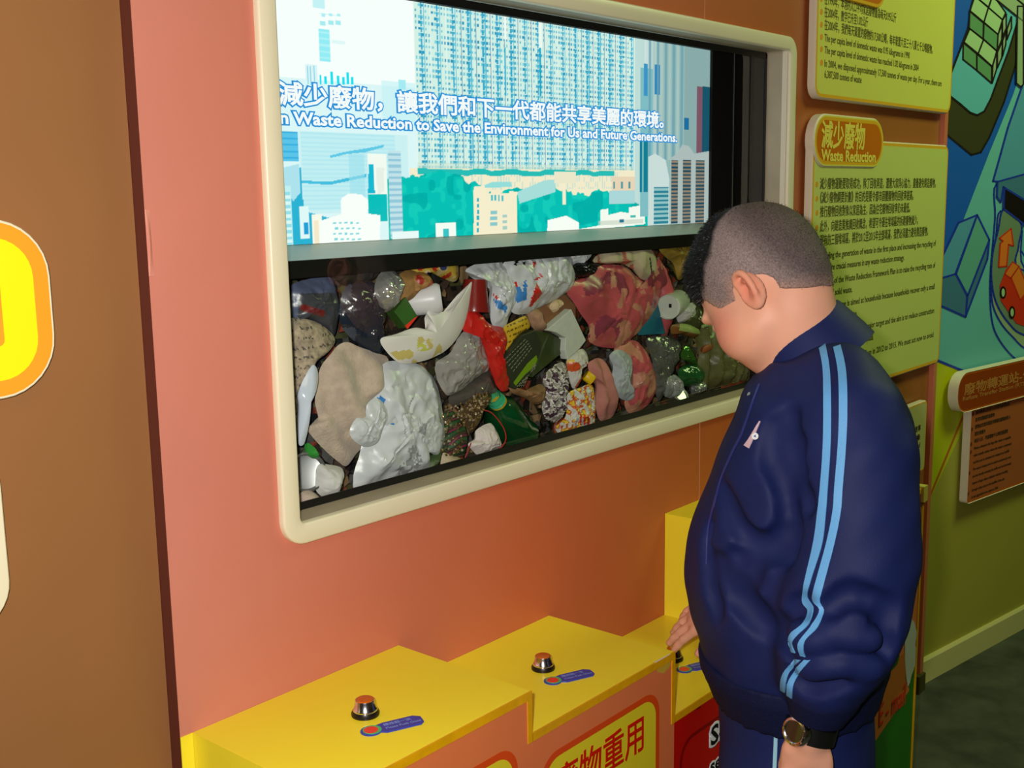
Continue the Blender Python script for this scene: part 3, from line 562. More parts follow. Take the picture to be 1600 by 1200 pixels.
for i in range(5):
    x0, x1, h = XB[i], XB[i+1], HB[i]
    t = empty('button_step', ((x0+x1)/2, -.12, 0), labels[i], 'counter', 'stepped push-button counter under the window'); steps.append(t)
    b = MB(); b.box((x0+.0004, YFc+.001, 0), (x1-.0004, -.0004, h), m_yel); b.build('carcass', t)
    if i == 4:
        b = MB(); zc = .40
        b.box((x0, YFc, zc), (x1-.001, YFc+.001, h-.010), m_orgf); b.build('front_panel', t)
        b = MB(); b.box((x0, YFc-.0, 0), (x1-.001, YFc+.001, zc), mat('green_laminate', (30, 110, 14), .35)); b.build('lower_front_panel', t)
    else:
        b = MB(); b.box((x0, YFc, 0), (x1-.0002, YFc+.001, h-.010), (m_orgf, m_orgf, m_redf, m_redf, 0)[i]); b.build('front_panel', t)
    b = MB(); b.box((x0, YFc-.0012, h-.0105), (x1, YFc+.001, h+.0004), m_yedge)
    hn = HB[i+1] if i < 4 else 0
    if hn < h: b.box((x1-.0085, YFc-.0012, max(hn-.0105, 0)), (x1+.0004, YFc+.001, h-.0104), m_yedge)
    if i == 3: b.box((x0-.0004, YFc-.0012, HB[2]-.0105), (x0+.0085, YFc+.001, h-.0104), m_yedge)
    b.build('edge_band', t)
    if i in (0, 1, 2):
        bx = XB[i]+boff+(.0 if i < 2 else .018); 
        if i == 1: bx = float(RZ(*BTN[1], h)[0])
        pb = MB(); lathe(pb, [(.0168, 0), (.0172, .003), (.0155, .0065), (.013, .0068)], m_rub, (bx, by_, h), n=32); pbo = pb.build('push_button', t, smooth=35)
        b = MB(); lathe(b, [(.0150, .006), (.0152, .0078), (.0146, .0092), (.0136, .0104), (.0122, .0178), (.0116, .0195), (.0104, .0195), (.0104, .0185)], m_chrome, (bx, by_, h), n=36, cap1=True); b.build('chrome_collar', pbo, smooth=35)
        b = MB(); lathe(b, [(.0103, .0186), (.0100, .0205), (.006, .0210), (.0001, .0211)], m_amber, (bx, by_, h), n=28); b.build('amber_cap', pbo, smooth=40)
        # blue label plaque on the top
        u0 = np.array([.8345-.8665, -.157+.117]); u1 = np.array([.8965-.8665, -.178+.117]); A = np.array([bx, by_])+u0+np.array([.006, .002]); B = np.array([bx, by_])+u1
        d = (B-A)/np.linalg.norm(B-A); nn = np.array([-d[1], d[0]]); L_ = np.linalg.norm(B-A)+.004
        def out(s): 
            o_ = [(A+d*(.0125*s*math.cos(a))+nn*(.0125*s*math.sin(a))) for a in np.linspace(math.radians(48), math.radians(318), 14)]
            o_ += [A+d*.016-nn*.0128*s, A+d*(L_-.006)-nn*.0128*s, A+d*(L_-.001)-nn*.008*s, A+d*(L_+.000)+nn*.006*s, A+d*(L_-.008)+nn*.0125*s, A+d*.018+nn*.0122*s]
            return o_
        b = MB(); O = out(1.); O2 = out(.95)
        b.loft([[(p[0], p[1], h) for p in O], [(p[0], p[1], h+.0012) for p in O], [(p[0], p[1], h+.0018) for p in O2]], m_blue, cap1=True); lb = b.build('label_plaque', t)
        b = MB(); lathe(b, [(.0112, .0018), (.0112, .0021)], m_lgrn, (A[0]+d[0]*.0015, A[1]+d[1]*.0015, h), n=24); lathe(b, [(.0085, .0020), (.0085, .0024)], m_lred, (A[0], A[1], h), n=24); b.build('red_dot', lb)
        ang = math.atan2(d[1], d[0]); q = A+d*.017+nn*.002
        text('label_text', '請按鈕一次', 0, 0, 0, .007, m_lblu, lb, loc=(q[0], q[1], h+.002), rot=(0, 0, ang), bold=.0001)
        q = A+d*.017-nn*.0065; text('label_text', 'Please Push Once', 0, 0, 0, .0068, m_lblu, lb, loc=(q[0], q[1], h+.002), rot=(0, 0, ang), bold=.0001, width=.044)
# printed signs on the fronts
b = MB(); ringsign(b, .735, 1.006, .42, .709, .035, .0095, m_outl, m_signy, YFc-.0003); sgn = b.build('front_sign', steps[0], fix=False)
text('sign_text', '循環再用', .752, YFc-.0008, .608, .07, m_redtxt, sgn, width=.232, height=.064, bold=.0011)
text('sign_text', 'Recycle', .752, YFc-.0008, .55, .07, m_redtxt, sgn, width=.17, height=.045, bold=.0009)
b = MB(); ringsign(b, 1.050, 1.3275, .38, .667, .036, .0095, m_outl, m_signy, YFc-.0003); sgn = b.build('front_sign', steps[1], fix=False)
text('sign_text', '廢物重用', 1.078, YFc-.0008, .586, .07, m_redtxt, sgn, width=.208, height=.058, bold=.0011)
text('sign_text', 'Reuse', 1.14, YFc-.0008, .536, .06, m_redtxt, sgn, width=.116, height=.036, bold=.0011)
b = MB(); ringsign(b, 1.385, 1.695, .26, .559, .036, .006, m_dred, m_redf, YFc-.0003); sgn = b.build('front_sign', steps[2], fix=False)
for s_, z_, hh in (('Source', .515, .034), ('separation', .462, .030)):
    text('sign_text', s_, 1.475, YFc-.001, z_, .045, m_black, sgn, width=.156, height=hh, bold=.0012); text('sign_text_outline', s_, 1.475, YFc-.0006, z_, .045, m_white, sgn, bold=.0055, like=FIT[0])
xr = float(RY(1437.5, 840, YFc)[0]); ztp = float(RY(1434, 800, YFc)[2]); zbt = float(RY(1430, 876, YFc)[2])
b = MB(); ringsign(b, xr-.26, xr, zbt, ztp, .026, .005, m_outl, m_signy, YFc-.0003); sgn = b.build('front_sign', steps[4], fix=False)
text('sign_text', '重複使用', xr-.225, YFc-.0008, zbt+.035, .06, m_redtxt, sgn, width=.195, height=.056, bold=.002)
art = [('cloud', (206, 210, 216), [(1424, 967), (1429, 972), (1433, 990), (1430, 1008), (1433.5, 1018), (1430, 1040), (1424, 1056), (1422, 1066), (1419, 1073), (1416, 1060), (1414, 1030), (1414, 1000), (1418, 975)], 2),
       ('arrow_ring', (70, 150, 24), [(1400, 944), (1412, 940), (1421, 958), (1420, 985), (1404, 1002), (1398, 998), (1398, 980)], 1),
       ('arrow_ring_gap', (214, 92, 40), [(1406, 958), (1412, 958), (1415, 972), (1409, 980), (1402, 988), (1402, 972)], 2),
       ('cucumber', (16, 92, 14), [(1370, 1062), (1380, 1036), (1398, 1020), (1406, 1024), (1402, 1038), (1384, 1058), (1372, 1070)], 3),
       ('envelope', (206, 116, 46), [(1330, 1090), (1380, 1050), (1415, 1018), (1415, 1062), (1421, 1078), (1402, 1108), (1370, 1155), (1330, 1200)], 1),
       ('dark_glyph', (16, 26, 60), [(1380, 935), (1402, 918), (1412, 918), (1410, 935), (1396, 950), (1384, 955)], 1)]
for n_, c_, pts, lay in art:
    b = MB(); flatY(b, pts, YFc-.0003*lay-.0002, mat('art_'+n_, c_, .45)); b.v = [(max(v[0], XB[4]+.003), v[1], max(v[2], .004)) for v in b.v]; b.build(n_, steps[4], fix=False)
q = RY(1372, 1136, YFc); q[0] = max(q[0], XB[4]+.006); text('email_text', 'E - mail', q[0], YFc-.0022, q[2], .06, m_redtxt, steps[4], width=float(RY(1414, 1080, YFc)[0])-float(q[0]), height=.05, bold=.0006)
xc = XB[5]; b = MB(); b.box((xc-.016, YFc-.006, HB[4]-.030), (xc+.006, YFc+.012, HB[4]+.004), mat('guard_pale_yellow', (214, 196, 90), .4)); b.build('corner_guard', steps[4])
# chipped laminate
b = MB(); flatY(b, [(1024, 1033), (1047, 1022), (1048, 1040), (1037, 1052), (1027, 1050), (1026, 1042)], YFc-.0004, m_glue); flatY(b, [(1023, 1034), (1047, 1021), (1046.5, 1026), (1026, 1040)], YFc-.0007, m_chip); b.build('chipped_corner', steps[1], fix=False)
b = MB(); flatY(b, [(800, 1098), (812, 1091), (806, 1097), (802, 1102)], YFc-.0004, m_chip); b.build('chipped_edge', steps[0], fix=False)
b = MB(); flatY(b, [(700, 1153), (712, 1146), (704, 1153)], YFc-.0004, m_chip); b.build('chipped_edge', steps[0], fix=False)
b = MB(); flatY(b, [(1078, 1106), (1104, 1090), (1112, 1084), (1104, 1092), (1084, 1106)], YFc-.0004, m_chip); flatY(b, [(1086, 1103), (1094, 1098), (1095, 1106), (1089, 1110)], YFc-.0006, m_dred); b.build('chipped_edge', steps[2], fix=False)
# ------------------------------------------------------------------ refuse pressed against the lower glass
def P3(v): return noise.noise(Vector(v))
def crumple(name, pts, mats, y=.085, bulge=.018, amp=.006, freq=28., rings=20, nseg=96, mark=None, ridged=True, parent=None, seed=0., smooth=6, power=2.4, pleat=None, label=None, cat=None, group=None, back=.012):
    q = catmull([(float(RY(px, py, y)[0]), float(RY(px, py, y)[2])) for px, py in pts], smooth, True) if smooth else [np.array((float(RY(px, py, y)[0]), float(RY(px, py, y)[2]))) for px, py in pts]
    q = [np.array(p) for p in q]; seg = [np.linalg.norm(q[(i+1) % len(q)]-q[i]) for i in range(len(q))]; T = sum(seg); out = []; i = 0; acc = 0
    for k in range(nseg):
        d = T*k/nseg
        while acc+seg[i] < d: acc += seg[i]; i += 1
        t = (d-acc)/max(seg[i], 1e-9); out.append(q[i]*(1-t)+q[(i+1) % len(q)]*t)
    B = np.array(out); x_, z_ = B[:, 0], B[:, 1]; x2, z2 = np.roll(x_, -1), np.roll(z_, -1); cr = x_*z2-x2*z_; A = cr.sum()/2
    c = np.array([((x_+x2)*cr).sum()/(6*A), ((z_+z2)*cr).sum()/(6*A)])
    b = MB(); V = [(c[0], 0, c[1])]; K = []
    def yy(p, s):
        n_ = P3((p[0]*freq, p[1]*freq, seed)); n2 = P3((p[0]*freq*2.3+7, p[1]*freq*2.3, seed+3))
        h = (1-2*abs(n_))*.7+(1-2*abs(n2))*.3 if ridged else n_+.4*n2
        if ridged:
            d_ = noise.voronoi((p[0]*freq*1.0+.35*n_, seed, p[1]*freq*1.0+.35*n2))[0]; d2_ = noise.voronoi((p[0]*freq*2.3, seed+5, p[1]*freq*2.3))[0]
            h = .35*h+1.1*(d_[0]-.45)+.4*(d2_[0]-.45)-.35*max(0, .16-(d_[1]-d_[0]))/.16
        if pleat:
            a = math.radians(pleat[0]); u = p[0]*math.cos(a)+p[1]*math.sin(a); h += pleat[2]*math.sin(u*pleat[1]+3*P3((p[0]*9, p[1]*9, seed+9)))
        return max(y-bulge*(1-s**power)-amp*h*(1-.7*s**4), GY+.0062+.0006*s)
    V[0] = (c[0], yy(c, 0), c[1])
    for k in range(1, rings+1):
        s = (k/rings)**.9
        for j in range(nseg): p = c+(B[j]-c)*s; V.append((p[0], yy(p, s), p[1]))
    for k in (1, 2):
        s = (.75, .3)[k-1]
        for j in range(nseg): p = c+(B[j]-c)*s; V.append((p[0], y+back*(1-s*.5), p[1]))
    n0 = len(V); V.append((c[0], y+back, c[1]))
    Fs = []; 
    for j in range(nseg): Fs.append((0, 1+j, 1+(j+1) % nseg))
    for k in range(rings+1):
        o = 1+k*nseg
        for j in range(nseg): Fs.append((o+j, o+nseg+j, o+nseg+(j+1) % nseg, o+(j+1) % nseg))
    o = 1+(rings+1)*nseg
    for j in range(nseg): Fs.append((o+j, n0, o+(j+1) % nseg))
    if not isinstance(mats, (list, tuple)): mats = [mats]
    b.add(V, Fs, mats[0]); b.mats = list(mats)
    if mark:
        for fi, f in enumerate(b.f):
            p = np.mean([b.v[v] for v in f], 0); px, py = PJ(p)
            if p[1] < y+.001: b.m[fi] = mark(px, py, p[0], p[2])
    ob = b.build(name, parent, smooth=28 if ridged else 70)
    if label: tag(ob, label, cat, group)
    return ob
def inpoly(px, py, pts):
    r_ = False; n = len(pts)
    for i in range(n):
        (x0, y0), (x1, y1) = pts[i], pts[i-1]
        if (y0 > py) != (y1 > py) and px < (x1-x0)*(py-y0)/(y1-y0)+x0: r_ = not r_
    return r_
def plas(n, c, **k): return mat(n, c, k.pop('rough', .3), bump=.25, bscale=90, **k)
GRP = 'refuse pressed against the lower window'
def T(name, label, cat, pts, mats, **k): return crumple(name, pts, mats, label=label, cat=cat, group=GRP, **k)
# loose fill far behind: many scraps nobody could count
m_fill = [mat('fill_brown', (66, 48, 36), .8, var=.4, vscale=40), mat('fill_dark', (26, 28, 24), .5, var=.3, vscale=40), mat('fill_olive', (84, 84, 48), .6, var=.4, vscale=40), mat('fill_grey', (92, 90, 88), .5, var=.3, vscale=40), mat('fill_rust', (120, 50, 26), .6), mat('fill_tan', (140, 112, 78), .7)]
b = MB(); nx, nz = 110, 46; zt0 = zl2+.004; zb0 = k0-.03; V = []
for i in range(nx+1):
    for j in range(nz+1):
        x = i0-.05+(i1-i0+.14)*i/nx; z = zb0+(zt0-zb0)*j/nz
        V.append((x, .142+.014*P3((x*22, z*22, 1))+.010*P3((x*55, z*55, 4)), z))
k = 0
b.v = V
for mm in m_fill: b.mi(mm)
for i in range(nx):
    for j in range(nz):
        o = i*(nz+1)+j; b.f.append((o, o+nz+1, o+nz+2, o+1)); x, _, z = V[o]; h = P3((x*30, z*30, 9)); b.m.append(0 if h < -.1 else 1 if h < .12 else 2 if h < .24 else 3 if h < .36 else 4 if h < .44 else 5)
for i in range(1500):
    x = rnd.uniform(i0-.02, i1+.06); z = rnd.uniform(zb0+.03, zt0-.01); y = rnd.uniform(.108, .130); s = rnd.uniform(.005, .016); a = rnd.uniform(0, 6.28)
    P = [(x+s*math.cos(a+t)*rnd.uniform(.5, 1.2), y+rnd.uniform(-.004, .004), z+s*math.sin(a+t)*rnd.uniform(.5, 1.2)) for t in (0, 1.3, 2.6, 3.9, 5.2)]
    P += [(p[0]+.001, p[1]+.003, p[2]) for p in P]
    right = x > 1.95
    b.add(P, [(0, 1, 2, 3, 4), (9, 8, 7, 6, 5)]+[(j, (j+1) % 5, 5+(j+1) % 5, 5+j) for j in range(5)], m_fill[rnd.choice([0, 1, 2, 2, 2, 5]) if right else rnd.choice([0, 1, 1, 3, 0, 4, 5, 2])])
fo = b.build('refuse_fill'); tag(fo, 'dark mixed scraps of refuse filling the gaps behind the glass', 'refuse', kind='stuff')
# --- left side
m_news = mat('newspaper', (178, 160, 136), .8, var=.5, vscale=130, bump=.1)
T('newspaper', 'beige printed newspaper crumpled at the far left of the window, above the spoon', 'newspaper', [(452, 500), (475, 498), (500, 506), (519, 522), (524, 534), (514, 547), (493, 562), (484, 580), (482, 600), (470, 640), (455, 660), (450, 600), (447, 540)], [m_news, mat('print_dark', (90, 80, 72), .8)], y=.09, bulge=.020, amp=.004, freq=18, ridged=False,
  mark=lambda px, py, x, z: 1 if (int(z/.0042) % 3 == 0 and P3((x*300, z*300, 3)) > .05 and not (490 < px < 500)) else 0, rings=22, nseg=110)
T('packaging', 'dark grey see-through packaging with a red strip, upper left corner of the refuse', 'package', [(452, 450), (475, 438), (505, 432), (520, 438), (528, 470), (528, 500), (520, 526), (500, 512), (478, 500), (452, 498)], [plas('grey_film', (62, 64, 70)), mat('strip_red', (110, 34, 30), .3), plas('film_blue', (84, 92, 120))], y=.098, bulge=.018, amp=.008,
  mark=lambda px, py, x, z: 1 if inpoly(px, py, [(472, 474), (508, 486), (506, 496), (468, 484)]) else 2 if py < 458 or px < 466 else 0, rings=18, nseg=80)
T('black_bag', 'blue black glossy bag beside the grey packaging, above the towel', 'bag', [(538, 452), (552, 440), (575, 438), (596, 455), (600, 490), (596, 520), (603, 542), (585, 554), (562, 540), (540, 520), (530, 500), (532, 470)], [plas('bag_ink', (30, 38, 50), rough=.18), plas('bag_slate', (62, 70, 84))], y=.092, bulge=.018, amp=.011, freq=32,
  mark=lambda px, py, x, z: 1 if (px < 556 and py > 512) or (px < 549 and py < 470) else 0)
T('black_bag', 'thin dark bag strip under the screen ledge, left of the clear bottle', 'bag', [(520, 420), (560, 410), (592, 408), (588, 432), (560, 450), (536, 446), (522, 436)], plas('bag_soot', (38, 38, 36)), y=.1, amp=.01)
m_tow = mat('towel_beige', (196, 176, 158), .95, var=.2, vscale=60, bump=.8, bscale=260, sheen=.3)
T('towel', 'beige terry towel draped beside the large white bag', 'towel', [(538, 535), (560, 542), (590, 552), (606, 560), (606, 590), (584, 620), (575, 650), (570, 690), (556, 712), (540, 728), (528, 722), (510, 706), (487, 680), (483, 668), (496, 655), (491, 625), (497, 590), (510, 560)], m_tow, y=.09, bulge=.022, amp=.008, freq=16, ridged=False, pleat=(28, 120, .85), rings=18, nseg=90)
m_spn = mat('spoon_white', (206, 214, 230), .15, coat=.5)
sp = T('spoon', 'white plastic spoon standing at the left edge of the refuse', 'spoon', [(489, 570), (496, 578), (497, 596), (490, 612), (482, 628), (480, 650), (477, 690), (466, 692), (468, 640), (466, 618), (470, 602), (480, 582)], m_spn, y=.068, bulge=.010, amp=.0, rings=8, power=2, ridged=False)
def disc(name, label, cat, px, py, y, R, ax, m, prof=None, group=GRP, n=36):
    b = MB(); lathe(b, prof or [(R, 0), (R*1.03, .002), (R*.98, .004), (R*.8, .003), (R*.75, .0015), (.0002, .0015)], m, RY(px, py, y), ax, n); return tag(b.build(name, smooth=35), label, cat, group)
m_alu = mat('dull_aluminium', (188, 190, 192), .28, metal=.9, var=.1, vscale=60)
disc('can_lid', 'round metal can end at the left edge, under the spoon', 'can', 479, 738, .082, .026, (-.55, -1, .25), m_alu, [(.0245, -.02), (.026, -.002), (.027, .001), (.0245, .002), (.0225, -.007), (.016, -.008), (.0002, -.008)])
m_stone = mat('pale_pink_polystyrene', (190, 168, 156), .8, bump=.5, bscale=150)
T('foam_lump', 'rounded pinkish foam lump in the lower left corner', 'foam', [(468, 772), (484, 766), (498, 776), (498, 786), (484, 794), (468, 798)], m_stone, y=.075, bulge=.016, amp=.001, ridged=False)
m_wp = mat('white_paper', (206, 204, 202), .7, var=.12, vscale=40)
T('paper_cup', 'crumpled white paper cup beside the metal can end', 'cup', [(497, 726), (515, 726), (532, 730), (536, 738), (528, 760), (520, 782), (506, 778), (494, 766), (494, 745)], m_wp, y=.074, bulge=.018, amp=.005, freq=40)
m_bagw = mat('white_bag_film', (208, 212, 216), .32, bump=.35, bscale=70, var=.12, vscale=18, coat=.1)
m_bagb = mat('bag_print_blue', (60, 130, 200), .35)
bgw = T('plastic_bag', 'large knotted white plastic bag, lower left of the window', 'plastic bag', [(594, 572), (612, 564), (650, 568), (676, 590), (688, 620), (694, 660), (694, 690), (684, 712), (668, 708), (668, 742), (640, 750), (600, 756), (580, 760), (554, 768), (552, 745), (560, 712), (566, 690), (573, 664), (572, 630), (576, 600)], [m_bagw, m_bagb, mat('bag_shade_grey', (150, 152, 156), .4)], y=.084, bulge=.024, amp=.014, freq=21, rings=26, nseg=120,
        mark=lambda px, py, x, z: 1 if inpoly(px, py, [(589, 618), (601, 622), (599, 642), (592, 634)]) or inpoly(px, py, [(606, 656), (618, 654), (617, 664), (609, 664)]) else 2 if inpoly(px, py, [(656, 660), (668, 664), (665, 680), (655, 676)]) or inpoly(px, py, [(636, 700), (650, 696), (660, 720), (648, 742), (622, 744), (618, 730), (632, 722), (640, 716)]) and P3((x*160, z*160, 2)) > -.1 else 0)
crumple('knot', [(575, 630), (588, 622), (602, 634), (606, 652), (598, 672), (588, 692), (570, 698), (552, 688), (546, 672), (556, 654), (570, 648)], m_bagw, y=.064, bulge=.010, amp=.008, freq=42, parent=bgw, seed=4)
crumple('handle', [(598, 648), (630, 646), (668, 652), (690, 664), (688, 690), (684, 706), (660, 704), (648, 688), (625, 676), (600, 662)], m_bagw, y=.066, bulge=.006, amp=.007, freq=40, parent=bgw, seed=8)
# --- left of centre, top
m_clr = mat('clear_film', (176, 182, 186), .06, trans=.55, bump=.5, bscale=60, spec=.8)
m_foil = mat('silvery_film', (170, 172, 170), .12, metal=.55, bump=1., bscale=70, var=.4, vscale=30)
T('clear_bottle', 'crushed silvery clear bottle, left of the white bottle end', 'bottle', [(588, 436), (602, 420), (618, 424), (628, 440), (626, 460), (616, 480), (600, 488), (588, 476), (584, 455)], m_foil, y=.082, bulge=.018, amp=.009, freq=55)
T('carton_scrap', 'torn ochre cardboard scrap above the green box', 'cardboard', [(622, 430), (648, 420), (660, 446), (640, 470), (616, 478), (620, 455)], mat('ochre_card', (150, 112, 60), .8, var=.3, vscale=60), y=.094, amp=.004)
b = MB(); P = [RY(x, y_, .078) for x, y_ in ((634, 464), (652, 494), (636, 513), (616, 487))]; P = [tuple(p) for p in P]
b.add(P+[(p[0]+.004, p[1]+.022, p[2]-.002) for p in P], [(0, 1, 2, 3), (7, 6, 5, 4)]+[(j, (j+1) % 4, 4+(j+1) % 4, 4+j) for j in range(4)], mat('box_green', (46, 100, 36), .5, var=.2, vscale=50)); bx_ = tag(b.build('small_box'), 'small green box with a red edge, below the clear bottle', 'box', GRP)
b = MB(); P = [tuple(RY(x, y_, .0775)) for x, y_ in ((647, 497), (653, 494), (637, 514), (633, 509))]; b.add(P+[(p[0], p[1]+.002, p[2]) for p in P], [(0, 1, 2, 3), (7, 6, 5, 4)], m_lred); b.build('red_edge', bx_)
wb_ = mat('white_bottle_plastic', (214, 212, 216), .35)
b = MB(); c_ = RY(689, 465, .068); ax = Vector((.62, -.62, .10)).normalized(); c0 = Vector(c_)-ax*.062
lathe(b, [(.0195, 0), (.0215, .004), (.0225, .05), (.0222, .058), (.019, .0625), (.0125, .0625), (.0125, .0600), (.009, .0600), (.009, .0612), (.0002, .0612)], wb_, c0, ax, 36); tag(b.build('white_bottle', smooth=35), 'round base of a white plastic bottle, left of the red cup', 'bottle', GRP)
T('wrapper', 'yellow printed wrapper under the ledge, above the white bottle', 'wrapper', [(640, 412), (668, 402), (705, 400), (716, 416), (712, 440), (694, 436), (668, 424), (648, 430)], [mat('wrapper_yellow', (190, 164, 60), .4), mat('wrapper_red', (170, 44, 30), .4), mat('wrapper_blue', (50, 60, 110), .4), mat('wrapper_cream', (206, 184, 130), .5)], y=.092, amp=.006, rings=18, nseg=80,
  mark=lambda px, py, x, z: (lambda h: 1 if h > .32 else 2 if h < -.36 else 3 if h < -.05 else 0)(P3((x*70, z*70, 5))))
T('food_scraps', 'reddish food scraps beside the yellow printed wrapper', 'food', [(642, 430), (660, 424), (672, 436), (664, 448), (650, 456), (636, 462), (636, 446)], [mat('scrap_ochre', (166, 120, 62), .6, var=.3, vscale=60), mat('scrap_red', (168, 50, 40), .4)], y=.086, amp=.008, freq=60, mark=lambda px, py, x, z: 1 if P3((x*80, z*80, 2)) > .15 else 0)
m_sheet = mat('white_yellowed_sheet', (226, 222, 216), .5, var=.05)
T('paper_sheet', 'curved white sheet with yellow stains sweeping below the white bottle', 'paper', [(668, 486), (700, 486), (722, 462), (737, 440), (735, 470), (728, 500), (716, 526), (696, 548), (668, 562), (640, 568), (622, 566), (604, 550), (594, 530), (618, 522), (648, 512), (668, 514), (672, 500)], [m_sheet, mat('stain_yellow', (204, 186, 110), .5), mat('stain_lime', (200, 204, 90), .5)], y=.070, bulge=.011, amp=.003, freq=16, ridged=False, rings=24, nseg=120,
  mark=lambda px, py, x, z: (1 if P3((x*60, z*60, 1)) > .18 and px < 690 and py > 524 else 2 if 652 < px < 678 and 530 < py < 548 and P3((x*90, z*90, 1)) > .12 else 0))
b = MB(); c_ = RY(741, 484, .076); ax = Vector((.12, .05, 1)).normalized()
lathe(b, [(.0230, 0), (.0235, .003), (.0215, .012), (.0180, .046), (.0172, .050), (.0165, .050), (.0002, .049)], mat('cup_dark_red', (128, 30, 26), .25, coat=.3), Vector(c_)+Vector((0, 0, -.004)), ax, 32); tag(b.build('red_cup', smooth=35), 'dark red plastic cup upside down, right of the white bottle', 'cup', GRP)
# --- centre
T('plastic_bag', 'crumpled white bag with small blue and red print, above the yellow label', 'plastic bag', [(726, 424), (755, 408), (780, 405), (800, 440), (805, 470), (796, 492), (786, 516), (770, 510), (765, 488), (766, 440)], [m_bagw, m_bagb, mat('bag_print_red', (206, 44, 36), .35)], y=.086, bulge=.014, amp=.012, freq=34, seed=2, rings=18, nseg=80,
  mark=lambda px, py, x, z: 1 if inpoly(px, py, [(770, 468), (782, 470), (793, 480), (790, 488), (776, 480)]) else 2 if inpoly(px, py, [(770, 460), (780, 464), (776, 470)]) else 0)
T('plastic_bag', 'white bag printed with a blue block and red strokes, under the ledge centre', 'plastic bag', [(786, 412), (815, 400), (850, 396), (885, 394), (898, 416), (900, 432), (892, 450), (868, 468), (840, 482), (824, 490), (800, 488), (793, 456)], [m_bagw, m_bagb, MATS['bag_print_red'], m_black], y=.080, bulge=.020, amp=.013, freq=26, seed=5, rings=28, nseg=130,
  mark=lambda px, py, x, z: 1 if inpoly(px, py, [(795, 453), (822, 438), (824, 468), (808, 472), (798, 470)]) and P3((x*200, z*60, 4)) > -.3 else 2 if inpoly(px, py, [(838, 442), (846, 454), (848, 458), (830, 480), (826, 478), (834, 458)]) or inpoly(px, py, [(832, 408), (838, 410), (834, 420)]) or inpoly(px, py, [(840, 422), (848, 432), (840, 438), (832, 438), (844, 432)]) or inpoly(px, py, [(804, 438), (810, 442), (806, 450)]) else 3 if inpoly(px, py, [(801, 412), (813, 404), (806, 416)]) or inpoly(px, py, [(815, 410), (821, 408), (820, 416)]) else 0)
T('plastic_bag', 'small pale plastic bag twist under the ledge, left of the black lump', 'plastic bag', [(880, 394), (905, 390), (925, 388), (918, 404), (905, 414), (896, 420), (886, 410)], m_bagw, y=.088, amp=.008, freq=50, seed=7)
T('black_lump', 'small black twisted bag between the white and pink bags', 'bag', [(894, 416), (908, 408), (925, 410), (932, 420), (922, 430), (904, 434), (896, 428)], plas('bag_tar', (14, 16, 14), rough=.2), y=.078, bulge=.016, amp=.01, freq=60)
m_rbag = mat('red_bag_film', (196, 34, 28), .3, bump=.4, bscale=70, coat=.2)
T('red_bag', 'bright red plastic bag twisted down between clear bag and green carton', 'plastic bag', [(727, 486), (742, 484), (752, 496), (768, 508), (784, 512), (791, 530), (786, 552), (780, 572), (790, 588), (795, 606), (786, 612), (778, 606), (770, 590), (764, 572), (758, 548), (748, 526), (730, 514), (722, 516)], m_rbag, y=.072, bulge=.014, amp=.010, freq=40, rings=16, nseg=90, seed=2)
m_clear = mat('clear_bag_film', (158, 154, 150), .10, bump=1., bscale=60, var=.2, vscale=20, coat=.5)
T('clear_bag', 'clear grey plastic bag between the white sheet and the red bag', 'plastic bag', [(722, 520), (745, 514), (756, 545), (764, 575), (750, 586), (734, 598), (720, 610), (700, 618), (690, 610), (682, 590), (680, 566), (700, 552)], m_clear, y=.075, bulge=.013, amp=.013, freq=34, rings=26, nseg=110, seed=1)
T('clear_bag', 'darker clear plastic bag lying under the end of the red bag', 'plastic bag', [(764, 578), (776, 600), (775, 614), (740, 622), (712, 636), (700, 622), (722, 604), (745, 588)], mat('dark_clear_film', (84, 78, 72), .15, bump=.4, bscale=50, coat=.5), y=.09, amp=.008, seed=3)
m_lab = mat('label_yellow', (206, 168, 40), .5)
lb = crumple('yellow_label', [(787, 512), (798, 504), (818, 494), (823, 496), (828, 506), (826, 514), (812, 522), (800, 536), (790, 548), (788, 530)], [m_lab, mat('label_print', (110, 84, 20), .5)], y=.080, bulge=.006, amp=.0, ridged=False, rings=20, nseg=90, smooth=3, label='yellow printed label between the printed bag and the green carton', cat='label', group=GRP,
  mark=lambda px, py, x, z: 1 if ((py+.42*px) % 8.5) < 3.2 and P3((x*400, z*60, 2)) > -.1 and 792 < px < 824 else 0)
def slab(name, pts, y, th, m, tilt=0., parent=None):
    b = MB(); P = [tuple(RY(x, y_, y+(tilt*i if not hasattr(tilt, '__len__') else tilt[i]))) for i, (x, y_) in enumerate(pts)]; n = len(P)
    b.add(P+[(p[0]+.001, p[1]+th, p[2]) for p in P], [tuple(range(n)), tuple(range(2*n-1, n-1, -1))]+[(j, (j+1) % n, n+(j+1) % n, n+j) for j in range(n)], m)
    o = b.build(name, parent); md = o.modifiers.new('bevel', 'BEVEL'); md.width = .0012; md.segments = 2; return o
m_cart = mat('carton_dark_green', (52, 58, 42), .45, var=.15, vscale=40)
ca = slab('green_carton', [(785, 566), (816, 524), (836, 516), (848, 538), (842, 560), (832, 582), (806, 609), (800, 606)], .070, .03, m_cart); tag(ca, 'dark green carton with a lime stripe, centre of the refuse', 'carton', GRP)
slab('carton_side', [(836, 516), (858, 520), (884, 534), (878, 552), (856, 570), (832, 590), (832, 582), (842, 560), (848, 538)], .0705, .02, mat('carton_green_side', (62, 76, 40), .3, var=.3, vscale=30, bump=.6), [0, .006, .012, .012, .010, .004, 0, 0, 0], ca)
slab('lime_stripe', [(802, 598), (824, 568), (838, 555), (840, 562), (836, 572), (820, 586), (806, 603)], .0694, .0008, mat('carton_lime', (120, 156, 28), .4), 0, ca)
